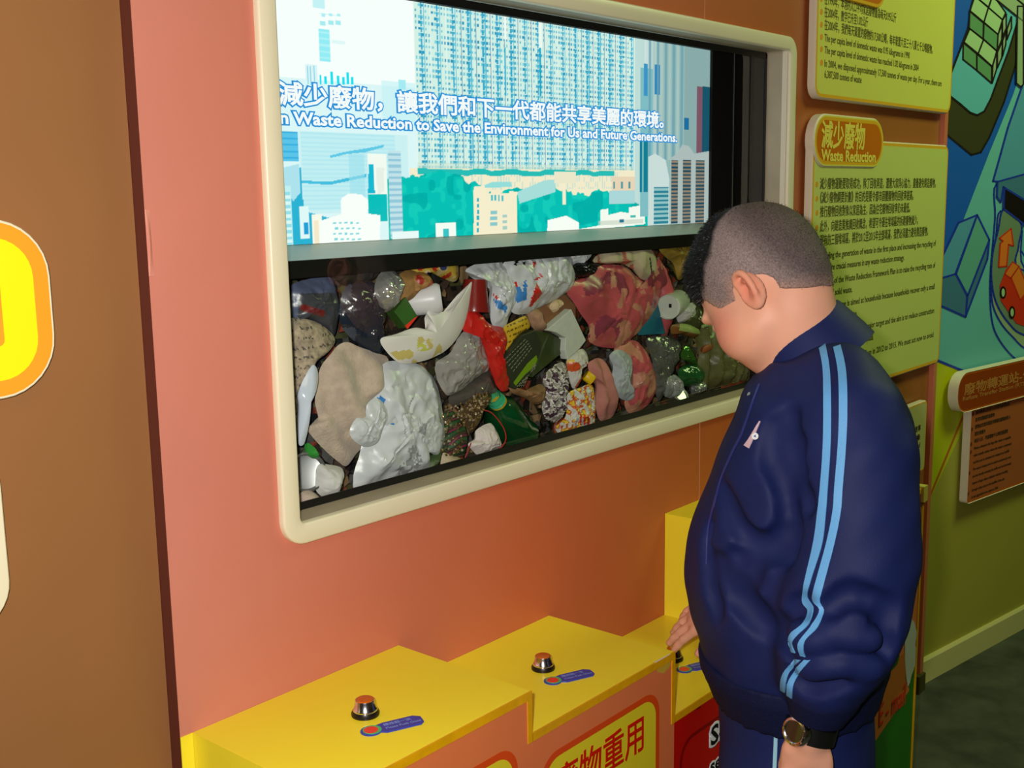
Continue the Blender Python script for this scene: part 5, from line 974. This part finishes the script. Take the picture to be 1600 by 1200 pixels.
# hands
def hand(W, D, Nn, side, curls, spread, scale=1., thumb=None, lens=(.062, .068, .064, .052)):
    """W wrist, D pointing to the fingers, Nn back of the hand, side = +1 when the thumb lies on D x Nn"""
    D = D/np.linalg.norm(D); Nn = Nn-D*(Nn@D); Nn /= np.linalg.norm(Nn); Sd = np.cross(D, Nn)*side
    add(ell(W+D*.036*scale, (D, Sd, Nn), (.046*scale, .034*scale, .014*scale)), .010); add(ell(W+D*.058*scale, (D, Sd, Nn), (.022*scale, .035*scale, .012*scale)), .008)
    add(capsule(W-D*.01, W+D*.02, .0215*scale, .018*scale), .012)
    for i in range(4):
        o = (.026-.0175*i)*scale; base_ = W+D*(.074-.004*abs(i-1.2))*scale+Sd*o; p = base_-D*.018*scale; L = lens[i]*scale; a = 0.; sp_ = spread*(1.5-i)
        r0 = (.0082, .0085, .0082, .0072)[i]*scale; q = p
        add(capsule(p, base_, r0*1.05, r0*1.05), .005); q = base_
        for j, fr in enumerate((.45, .30, .25)):
            a += curls[i][j]; dr = D*math.cos(a)-Nn*math.sin(a); dr = dr+Sd*sp_; dr /= np.linalg.norm(dr); n_ = q+dr*L*fr
            add(capsule(q, n_, r0*(1-.09*j), r0*(.93-.09*j)), .003); q = n_
    t0 = W+D*.016*scale+Sd*.022*scale; td = thumb if thumb is not None else (D*.75+Sd*.6-Nn*.25); td = td/np.linalg.norm(td)
    t1 = t0+td*.034*scale; td2 = td*.8+D*.5; td2 /= np.linalg.norm(td2); t2 = t1+td2*.027*scale; td3 = td2*.9+D*.4; td3 /= np.linalg.norm(td3); t3 = t2+td3*.020*scale
    add(capsule(t0, t1, .0135*scale, .0098*scale), .007); add(capsule(t1, t2, .0095*scale, .0085*scale), .004); add(capsule(t2, t3, .0085*scale, .0070*scale), .003)
up = A3(0, 0, 1)
dR = TIPR-WRR; 
hand(WRR, dR+A3(0, 0, .012), up*.72-_f*.50, -1, [(.06, .14, .12), (.05, .12, .10), (.08, .16, .12), (.14, .22, .16)], .03, .95, thumb=A3(-.10, -.05, -.75)+dR*2.6)
dL = HDL-WRL
add(capsule(WRL+(-dL)*.3, WRL+dL*.35, .0215, .0235), .012)
hand(WRL+dL*.45, dL+A3(0, .0, 0), -_f*.9-_r*.25, 1, [(.25, .5, .4), (.28, .55, .4), (.32, .6, .4), (.36, .6, .45)], .03, .96, thumb=dL*12+tf*.10+_f*.35)
V, Q = F1.mesh()
def shade(V):     # skin tone by place on the body
    c = np.tile(np.array(lin((232, 172, 142))), (len(V), 1)); L = (V-HC)@np.stack(AX, 1)
    def blob(p, r_, colr, k):
        w_ = np.clip(1-np.sqrt((((L-np.array(p))/np.array(r_))**2).sum(1)), 0, 1)**.8*k; c[:] = c*(1-w_[:, None])+np.array(lin(colr))*w_[:, None]
    for s in (-1, 1):
        blob((.045, .062*s, -.050), (.045, .05, .042), (226, 128, 108), .75); blob((-.044, .088*s, -.050), (.026, .022, .034), (224, 120, 96), .9)
    blob((.094, 0, -.077), (.014, .028, .010), (190, 92, 86), 1.); 
    for s in (-1, 1): blob((.085, .030*s, .004), (.016, .024, .005), (60, 40, 34), 1.); blob((.088, .031*s, -.0285), (.010, .017, .0035), (24, 16, 14), 1.3)
    return c
m_skin = mat('skin', (230, 172, 140), .5, attr='Tone', var=.05, vscale=30, bump=.06, bscale=500, spec=.4)
m_skin.node_tree.nodes['Principled BSDF'].inputs['Subsurface Weight'].default_value = .12; m_skin.node_tree.nodes['Principled BSDF'].inputs['Subsurface Radius'].default_value = (.012, .005, .003); m_skin.node_tree.nodes['Principled BSDF'].inputs['Subsurface Scale'].default_value = .5
body = npmesh('body', V, Q, [m_skin], boy, shade(V), 'Tone', True)
# ---- cropped hair: a thin shell over the skull, longer on the top and front
F2 = Field(np.arange(HC[0]-.11, HC[0]+.11, .003), np.arange(HC[1]-.13, HC[1]+.13, .003), np.arange(HC[2]-.12, HC[2]+.12, .003))
Xh, Yh, Zh = F2.grid((slice(None),)*3)
lf, ll, lu = [((Xh-HC[0])*a_[0]+(Yh-HC[1])*a_[1]+(Zh-HC[2])*a_[2]) for a_ in AX]
F2.add(ell(Hh(-.002, 0, .018), AX, (.095, .077, .084)), .02); F2.add(ell(Hh(-.022, 0, .0), AX, (.077, .0765, .076)), .02); F2.add(ell(Hh(.034, 0, -.030), AX, (.056, .064, .066)), .02)
F2.add(capsule(NB+A3(0, -.0, -.05), Hh(-.045, 0, -.040), .056, .052), .025)
top = np.clip((lu-.030)/.05, 0, 1)*np.clip((lf+.06)/.05, 0, 1); frt = np.clip((lf-.035)/.035, 0, 1)*np.clip((lu-.02)/.03, 0, 1)
F2.D -= (.0016+.0065*top+.006*frt).astype(np.float32)
ff = np.array([-.14, -.10, -.075, -.055, -.040, -.028, -.012, .000, .010, .022, .034, .046, .060, .075, .12]); uu = np.array([-.088, -.088, -.080, -.062, -.040, -.026, -.026, -.044, -.042, -.038, -.020, .000, .016, .026, .034])
line = np.interp(lf.ravel(), ff, uu).reshape(lf.shape)+np.clip(np.abs(ll)-.02, -.02, 0)*-.0
F2.D = np.maximum(F2.D, (line-lu)*.8).astype(np.float32)
F2.D = np.maximum(F2.D, -(np.sqrt((lf+.043)**2+(lu+.052)**2)-.020).astype(np.float32)*1.0)
V, Q = F2.mesh(); L = (V-HC)@np.stack(AX, 1); sm = lambda x, a, b_: np.clip((x-a)/(b_-a), 0, 1)
P_n = np.array([noise.noise(Vector(p)*60) for p in L])*.15
kt = np.maximum(0, sm(L[:, 0]+1.97*L[:, 2]-2.0*np.maximum(0, -L[:, 0]-.02)+.12*P_n, .040, .074)); kb = sm(-L[:, 0]-.25*np.abs(L[:, 1])+.2*L[:, 2], .040, .075)*.6; kt = np.clip(np.maximum(kt, kb), 0, 1)[:, None]
cc = np.array(lin((150, 134, 130)))*(1-kt)+np.array(lin((14, 13, 14)))*kt
fade = (1-sm(L[:, 2]-np.interp(L[:, 0], ff, uu), .0, .022))[:, None]*.55*(1-kt); cc = cc*(1-fade)+np.array(lin((196, 150, 128)))*fade
m_hair = mat('cropped_hair', (90, 80, 80), .75, attr='Tone', var=.42, vscale=420, bump=.5, bscale=600, detail=2, spec=.25)
hair = npmesh('hair', V, Q, [m_hair], boy, cc, 'Tone', True)
# fine strands on top and in front
hs = np.random.RandomState(7); SV = []; SF = []
def strands(mask, n, ln, jit, wd):
    ids = np.nonzero(mask)[0]; pick = ids[hs.randint(0, len(ids), n)]
    for i in pick:
        p = V[i]+hs.randn(3)*.0008; l_ = L[i]; nrm = hf*(l_[0]/.0935**2)+hl*(l_[1]/.0765**2)+hu*((l_[2]-.012)/.078**2); nrm /= np.linalg.norm(nrm)
        d = nrm*.55+hf*.75*(1 if l_[0] > -.02 else 0)-hu*.15*(l_[0] > .05)+hs.randn(3)*jit; d /= np.linalg.norm(d); q = np.cross(d, hs.randn(3)); q /= np.linalg.norm(q); le = ln*(.6+.6*hs.rand())
        k = len(SV); mid = p+d*le*.5+nrm*.001; SV.extend([p-q*wd, p+q*wd, mid+q*wd*.7, mid-q*wd*.7, p+d*le*.98-nrm*.0012+q*wd*.1, p+d*le*.98-nrm*.0012-q*wd*.1]); SF.extend([(k, k+1, k+2, k+3), (k+3, k+2, k+4, k+5)])
strands((kt[:, 0] > .5) & (L[:, 0] > .045), 3600, .011, .22, .00035); strands((kt[:, 0] > .4) & (L[:, 0] > -.03), 5000, .006, .25, .0003); strands((kt[:, 0] > .12), 1500, .003, .3, .0003); strands((kt[:, 0] <= .2), 1500, .0025, .4, .0002)
st = npmesh('hair_strands', np.array(SV), np.array(SF), [mat('hair_black', (16, 14, 15), .45)], hair); st['kind'] = 'stuff'
# eyes
for s in (-1, 1):
    b = MB(); lathe(b, [(.0115*math.sin(PI*i/12), -.0115*math.cos(PI*i/12)) for i in range(13)], mat('eye_white', (220, 214, 206), .2), Hh(.0772, .031*s, -.0245), tuple(hf), 20, cap0=False, cap1=False); b.build('eye', boy, smooth=60)
# ---- jacket
m_nav = mat('navy_knit', (22, 34, 84), .62, var=.12, vscale=18, bump=.15, bscale=700, spec=.25); m_nav2 = mat('navy_rib', (15, 23, 58), .7, bump=.5, bscale=300, spec=.2); m_strp = mat('stripe_light_blue', (98, 168, 224), .55, bump=.2, bscale=500)
F3 = Field(np.arange(1.14, 1.78, .0048), np.arange(-.66, -.12, .0048), np.arange(.63, 1.24, .0048)); add = F3.add
add(stack(rowsT, (tl, tf)), .02)
belly = RD(1125, 880, 1.66)
add(ell(A3(1.425, -.375, .86), (tf, tl, up), (.125, .15, .13)), .03)
add(ell(A3(1.475, -.450, 1.03), (tf, tl, up), (.088, .13, .10)), .04)
# left sleeve, baggy, gathered above the cuff
SL = [RD(1308, 612, 1.50), RD(1325, 655, 1.465), RD(1334, 720, 1.45), RD(1338, 800, 1.44), RD(1334, 880, 1.435), RD(1318, 950, 1.435), RD(1300, 1010, 1.44), RD(1288, 1055, 1.45)]; SRr = [.060, .068, .074, .073, .074, .076, .070, .055]
for i in range(7): add(capsule(SL[i], SL[i+1], SRr[i], SRr[i+1]), .022)
add(capsule(SL[0]+A3(-.0, .0, .0), A3(1.445, -.420, 1.095), .050, .055), .04)
# right sleeve
for a, b_, r0, r1 in ((SHR+A3(-.03, 0, .01), ELR, .066, .062), (ELR, WRR+(ELR-WRR)*.28, .062, .045)): add(capsule(a, b_, r0, r1), .03)
# folds: smooth grooves and ridges
def fold(pts, r_, k=.018, op='s', off=0.):
    for a, b_ in zip(pts[:-1], pts[1:]): add(capsule(a, b_, r_), k, op)
def onsurf(px, py, dep, push=0.): return RD(px, py, dep)+_f*push
FS = F3.D.copy()
def hit(px, py, off=0.):      # first surface point along the sight line
    d = ray(px, py); d = d/np.linalg.norm(d); t = np.arange(1.1, 2.1, .003); P = CAM+d*t[:, None]
    i = [np.clip(np.round((P[:, k]-a[0])/(a[1]-a[0])).astype(int), 0, len(a)-1) for k, a in enumerate((F3.xs, F3.ys, F3.zs))]
    ins = (P[:, 0] > F3.xs[0]) & (P[:, 0] < F3.xs[-1]) & (P[:, 1] > F3.ys[0]) & (P[:, 1] < F3.ys[-1]) & (P[:, 2] > F3.zs[0]) & (P[:, 2] < F3.zs[-1])
    v = np.where(ins, FS[i[0], i[1], i[2]], .1); w_ = np.nonzero(v < 0)[0]
    return None if len(w_) == 0 else CAM+d*(t[w_[0]]+off)
def crease(pts, r_=.006, depth=.001, k=.020, op='s'):
    P = [hit(px, py, depth if op == 's' else depth) for px, py in [tuple(p) for p in catmull(pts, 4)]]; P = [p for p in P if p is not None]
    for a, b_ in zip(P[:-1], P[1:]):
        if np.linalg.norm(a-b_) < .06: add(capsule(a, b_, r_), k, op)
for pts, r_, dp in [([(1232, 650), (1222, 700), (1236, 745), (1262, 790)], .008, .001), ([(1205, 665), (1200, 710), (1214, 738)], .006, .002), ([(1245, 690), (1236, 720), (1246, 740)], .006, .001), ([(1222, 740), (1232, 800), (1232, 870)], .006, .002),
                   ([(1238, 830), (1215, 850), (1196, 862), (1170, 850)], .008, .000), ([(1190, 860), (1160, 878), (1140, 870)], .006, .001), ([(1180, 895), (1160, 925), (1175, 960)], .006, .002), ([(1256, 945), (1236, 960), (1236, 1000), (1246, 1016)], .010, -.001),
                   ([(1265, 1022), (1300, 1006), (1350, 1010), (1385, 990)], .008, -.001), ([(1262, 1030), (1310, 1022), (1370, 1028)], .006, .001), ([(1290, 960), (1330, 930), (1380, 950)], .006, .003),
                   ([(1395, 950), (1380, 985), (1384, 1020)], .008, .000), ([(1240, 1060), (1275, 1075), (1320, 1060)], .006, .001), ([(1120, 870), (1140, 930), (1190, 960)], .006, .002), ([(1145, 900), (1180, 970), (1240, 995)], .007, .001), ([(1130, 760), (1150, 820), (1175, 850)], .005, .003),
                   ([(1110, 820), (1105, 880), (1120, 960)], .004, .003), ([(1210, 975), (1230, 1000), (1250, 1012)], .009, .0)]:
    crease(pts, r_, dp)
for pts, r_, dp in [([(1250, 1014), (1300, 994), (1360, 998)], .012, .010), ([(1262, 1042), (1300, 1038), (1360, 1042)], .012, .010), ([(1246, 985), (1262, 1000), (1290, 1004)], .01, .008)]: crease(pts, r_, dp, .012, 'u')
def wob(X, Y, Z): return (.0022*np.sin(31*X+17*Z+9*Y)*np.sin(23*Y-29*Z+11*X)+.0012*np.sin(71*X-40*Z)*np.sin(64*Y+53*Z)).astype(np.float32)
F3.bump(wob, (1.1, -.7, .6), (1.8, -.1, 1.25))
# open the neck, trim the hem and sleeve ends
ND = up*.77+tf*.64; ND /= np.linalg.norm(ND)
add(capsule(NB+ND*.045, NB+ND*.12, .056, .062), .012, 's')
Xj, Yj, Zj = F3.grid((slice(None),)*3)
F3.D = np.maximum(F3.D, (.700-Zj+.06*((Xj-1.44)*tl[0]+(Yj+.4)*tl[1])*0).astype(np.float32)*np.where((Xj-1.30)+(Yj+.47) > 0, 1, 1)) if False else F3.D
V, Q = F3.mesh()
jacket = npmesh('jacket', V, Q, [m_nav], boy, None, smooth=True)
from mathutils.bvhtree import BVHTree
bvh = BVHTree.FromPolygons([tuple(v) for v in V], [tuple(q) for q in Q.tolist()])
def rc_(px, py, off=.0012):
    d = Vector(ray(px, py)).normalized(); h = bvh.ray_cast(Vector(CAM), d)
    if h[0] is None: return None
    n = h[1]; n = n if n.dot(d) < 0 else -n; return h[0]+n*off, n
def ribbon(name, left, right, m, parent, n=90, cols_=5, off=.0014):
    Lf, Rt = catmull(left, 12), catmull(right, 12); b = MB(); rows = []
    for i in range(n+1):
        t = i/n; l = Lf[min(int(t*(len(Lf)-1)), len(Lf)-1)]; r_ = Rt[min(int(t*(len(Rt)-1)), len(Rt)-1)]; row = []
        for j in range(cols_+1):
            p = l+(r_-l)*j/cols_; h = rc_(p[0], p[1], off); row.append(h)
        rows.append(row)
    ok = [r_ for r_ in rows if all(h is not None for h in r_)]
    for r_ in ok:
        b.v += [tuple(h[0]) for h in r_]
    for r_ in ok: b.v += [tuple(h[0]-h[1]*.003) for h in r_]
    w_ = cols_+1; N_ = len(ok)*w_; b.mi(m)
    for i in range(len(ok)-1):
        for j in range(cols_):
            o = i*w_+j; b.f.append((o, o+1, o+w_+1, o+w_)); b.m.append(0)
        for o, o2 in ((i*w_, (i+1)*w_), ((i+1)*w_-1+0, (i+2)*w_-1)): b.f.append((o, o2, o2+N_, o+N_)); b.m.append(0)
    return b.build(name, parent, smooth=60, fix=False)
ribbon('sleeve_stripe', [(1280, 545), (1286, 580), (1287, 640), (1286, 700), (1282, 760), (1278, 800), (1271, 850), (1256, 915), (1254, 940), (1263, 955), (1254, 975), (1236, 990), (1232, 1005), (1236, 1018)], [(1290, 538), (1297, 580), (1299, 640), (1298, 700), (1294, 760), (1291, 800), (1285, 850), (1268, 905), (1262, 932), (1271, 950), (1264, 975), (1246, 993), (1238, 1005), (1243, 1020)], m_strp, jacket)
ribbon('sleeve_stripe', [(1300, 536), (1309, 580), (1311, 640), (1309, 700), (1304, 760), (1301, 800), (1291, 850), (1272, 920), (1271, 938), (1280, 954), (1268, 978), (1250, 1000), (1247, 1012), (1251, 1024)], [(1311, 531), (1322, 580), (1324, 640), (1322, 700), (1317, 760), (1314, 800), (1304, 850), (1286, 918), (1281, 938), (1287, 955), (1278, 980), (1259, 1000), (1256, 1015), (1259, 1026)], m_strp, jacket)
ribbon('sleeve_stripe', [(1244, 1029), (1228, 1045), (1221, 1062), (1220, 1078)], [(1252, 1031), (1235, 1048), (1229, 1064), (1227, 1082)], m_strp, jacket, 30)
ribbon('sleeve_stripe', [(1257, 1031), (1240, 1050), (1231, 1068), (1230, 1086)], [(1267, 1031), (1249, 1052), (1240, 1070), (1238, 1091)], m_strp, jacket, 30)
def strip(name, ctr, w0, w1, m, par, n=40, off=.0012, c_=3):
    P = catmull(ctr, 8); lf_, rt_ = [], []
    for i, p in enumerate(P):
        d = P[min(i+1, len(P)-1)]-P[max(i-1, 0)]; d = d/(np.hypot(*d)+1e-9); nn = np.array([d[1], -d[0]])*(w0+(w1-w0)*i/len(P))/2; lf_.append(p-nn); rt_.append(p+nn)
    return ribbon(name, [tuple(p) for p in lf_[::4]]+[tuple(lf_[-1])], [tuple(p) for p in rt_[::4]]+[tuple(rt_[-1])], m, par, n, c_, off)
m_zip = mat('zip_indigo', (44, 50, 120), .4); strip('zip', [(1187, 600), (1172, 640), (1158, 680), (1145, 705), (1128, 745), (1118, 780), (1106, 830), (1104, 880)], 2.4, 2, m_zip, jacket)
b = MB(); hz = rc_(1174, 618, .003)
if hz: lathe(b, [(.003, 0), (.003, .002)], m_chrome, tuple(hz[0]), tuple(hz[1]), 8); b.build('zip_pull', jacket)
strip('chest_emblem', [(1188, 658), (1180, 674), (1173, 688), (1167, 698)], 1.5, 9, mat('emblem_pink_white', (214, 186, 196), .5), jacket, 20, .0016)
h_ = rc_(1181, 682, .0018)
if h_: b = MB(); lathe(b, [(.0046, 0), (.0046, .0008)], mat('emblem_white', (228, 232, 236), .5), tuple(h_[0]), tuple(h_[1]), 16); b.build('emblem_disc', jacket); b = MB(); lathe(b, [(.0022, .0008), (.0022, .0012)], mat('emblem_blue', (60, 84, 150), .5), tuple(h_[0]), tuple(h_[1]), 3); b.build('emblem_mark', jacket)
# collar: folded, standing at the back
cc_ = NB+ND*.004; b = MB(); Ls = []
side = np.cross(ND, hf); 
cf = tf-ND*(tf@ND); cf /= np.linalg.norm(cf); cs_ = np.cross(ND, cf)
def ring(h, ra, rb, dip, push=0., n=48):
    out_ = []
    for i in range(n):
        a = 2*PI*i/n; fr = math.cos(a); q = cc_+cf*(math.cos(a)*rb+push)+cs_*math.sin(a)*ra+ND*(h-dip*max(fr, 0)**1.3-.016*max(-fr, 0)*0)
        out_.append(tuple(q))
    return out_
b.loft([ring(-.034, .086, .080, .030, .0), ring(-.014, .081, .078, .018), ring(.006, .076, .0745, .008), ring(.026, .070, .071, .0), ring(.031, .0685, .069, .0), ring(.031, .0655, .066, .0), ring(.010, .064, .064, .0), ring(-.02, .062, .062, .0)], m_nav)
col_ = b.build('collar', jacket, smooth=60); 
# ribbed waistband and cuff
wbd = Field(np.arange(1.22, 1.68, .005), np.arange(-.60, -.20, .005), np.arange(.62, .76, .004))
wrow = [(.735, 1.436, -.395, .172, .134), (.715, 1.437, -.396, .172, .133), (.695, 1.438, -.398, .166, .126), (.668, 1.440, -.400, .158, .118)]
wbd.add(stack(wrow, (tl, tf)), .01)
Xw, Yw, Zw = wbd.grid((slice(None),)*3); ang_ = np.arctan2((Xw-1.437)*tl[0]+(Yw+.397)*tl[1], (Xw-1.437)*tf[0]+(Yw+.397)*tf[1])
wbd.D = wbd.D+(.0006*np.sin(ang_*150)).astype(np.float32)
V2, Q2 = wbd.mesh(); npmesh('waistband', V2, Q2, [m_nav2], jacket, smooth=True)
b = MB(); ca_ = RD(1285, 1078, 1.455); cb_ = RD(1276, 1118, 1.465); tube(b, [ca_+(cb_-ca_)*t for t in (0, .3, .8, 1., 1.02)], [.050, .047, .039, .036, .030], m_nav2, 40); cuf = b.build('cuff', jacket, smooth=60)
# ---- trousers
F4 = Field(np.arange(1.24, 1.68, .006), np.arange(-.60, -.22, .006), np.arange(.05, .72, .008)); add = F4.add
add(stack([(.70, 1.438, -.398, .150, .110), (.62, 1.441, -.400, .152, .110), (.52, 1.442, -.402, .152, .110)], (tl, tf)), .02)
for s in (-1, 1):
    hp = A3(1.442, -.402, .56)+tl*.072*s; kn = A3(1.45, -.405, .38)+tl*.080*s; an = A3(1.455, -.43, .10)+tl*.09*s
    add(capsule(hp, kn, .090, .078), .03); add(capsule(kn, an, .078, .066), .02)
F4.bump(lambda X, Y, Z: (.002*np.sin(40*X+21*Z)*np.sin(33*Y-17*Z)).astype(np.float32), (1.2, -.6, 0), (1.7, -.2, .7))
V, Q = F4.mesh(); trs = npmesh('trousers', V, Q, [mat('navy_trouser', (24, 36, 88), .65, bump=.15, bscale=700, spec=.25)], boy, smooth=True)
bvh = BVHTree.FromPolygons([tuple(v) for v in V], [tuple(q) for q in Q.tolist()])
strip('side_piping', [(1214, 1100), (1213, 1130), (1212, 1170), (1209, 1240), (1206, 1340), (1204, 1460)], 5.5, 6, mat('piping_pale_blue', (150, 206, 226), .5), trs, 40, .0018)
for s in (-1, 1):
    an = A3(1.455, -.43, .08)+tl*.095*s; Fd = tf
    b = MB(); tube(b, [an+A3(0, 0, -.042)-Fd*.055, an+A3(0, 0, -.036)-Fd*.03, an+A3(0, 0, -.034)+Fd*.04, an+A3(0, 0, -.046)+Fd*.12, an+A3(0, 0, -.052)+Fd*.155], [.026, .038, .040, .034, .018], mat('shoe_black', (24, 24, 26), .4), 20); b.build('shoe', boy, smooth=60)
# ---- wristwatch
wa = (WRL-ELL_)/np.linalg.norm(WRL-ELL_); wc = RD(1266, 1139, 1.475)
fn_ = -_f*.86-_r*.42-up*.05; fn_ = fn_-wa*(fn_@wa); fn_ /= np.linalg.norm(fn_); sn_ = np.cross(wa, fn_)
b = MB(); Lp = []
wcen = wc+_f*.0
for hgt, gr in ((-.012, .0), (-.0115, .0016), (.0115, .0016), (.012, .0), (.012, -.002), (-.012, -.002), (-.012, .0)):
    Lp.append([tuple(wcen+fn_*math.cos(a)*(.0280+gr)+sn_*math.sin(a)*(.0325+gr)+wa*(hgt*(1-.25*(1-math.cos(a))/2))) for a in np.linspace(0, 2*PI, 41)[:-1]])
b.loft(Lp, mat('strap_black', (16, 17, 15), .35)); watch = b.build('wristwatch', boy, smooth=50)
fc = wcen+fn_*.0285; fx = (fn_*.90-sn_*.42*(1 if (sn_@_r) > 0 else -1)); fx /= np.linalg.norm(fx); fc = wcen+fx*.0275
b = MB(); lathe(b, [(.0195, -.003), (.0200, .001), (.0195, .005), (.0180, .0075), (.0150, .0085), (.0135, .0075), (.0132, .0062)], mat('bezel_steel', (214, 214, 220), .18, metal=1), tuple(fc), tuple(fx), 40, cap1=False); bz = b.build('bezel', watch, smooth=35)
b = MB(); lathe(b, [(.0134, .0058), (.0134, .0064), (.0001, .0064)], mat('watch_face', (40, 40, 28), .08, coat=1), tuple(fc), tuple(fx), 32, cap0=False); b.build('watch_face', watch, smooth=35)
t1_ = (-wa)-fx*((-wa)@fx); t1_ /= np.linalg.norm(t1_); t2_ = np.cross(fx, t1_)
for k in range(12):
    a = k*PI/6; b = MB(); q = fc+fx*.0078+(t1_*math.cos(a)+t2_*math.sin(a))*.0165; lathe(b, [(.0009, 0), (.0009, .0008)], m_chrome if k % 3 else mat('rivet_dark', (70, 60, 60), .3), tuple(q), tuple(fx), 8); b.build('bezel_rivet', bz)
for a in (-.35, .75):
    q = fc+(t1_*math.cos(a)-t2_*math.sin(a)*(1 if (t2_@_r) < 0 else -1))*.0205; b = MB(); ax_ = q-fc; lathe(b, [(.0034, -.002), (.0034, .002), (.0026, .003)], MATS['bezel_steel'], tuple(q), tuple(ax_/np.linalg.norm(ax_)), 14); b.build('watch_button', watch, smooth=35)
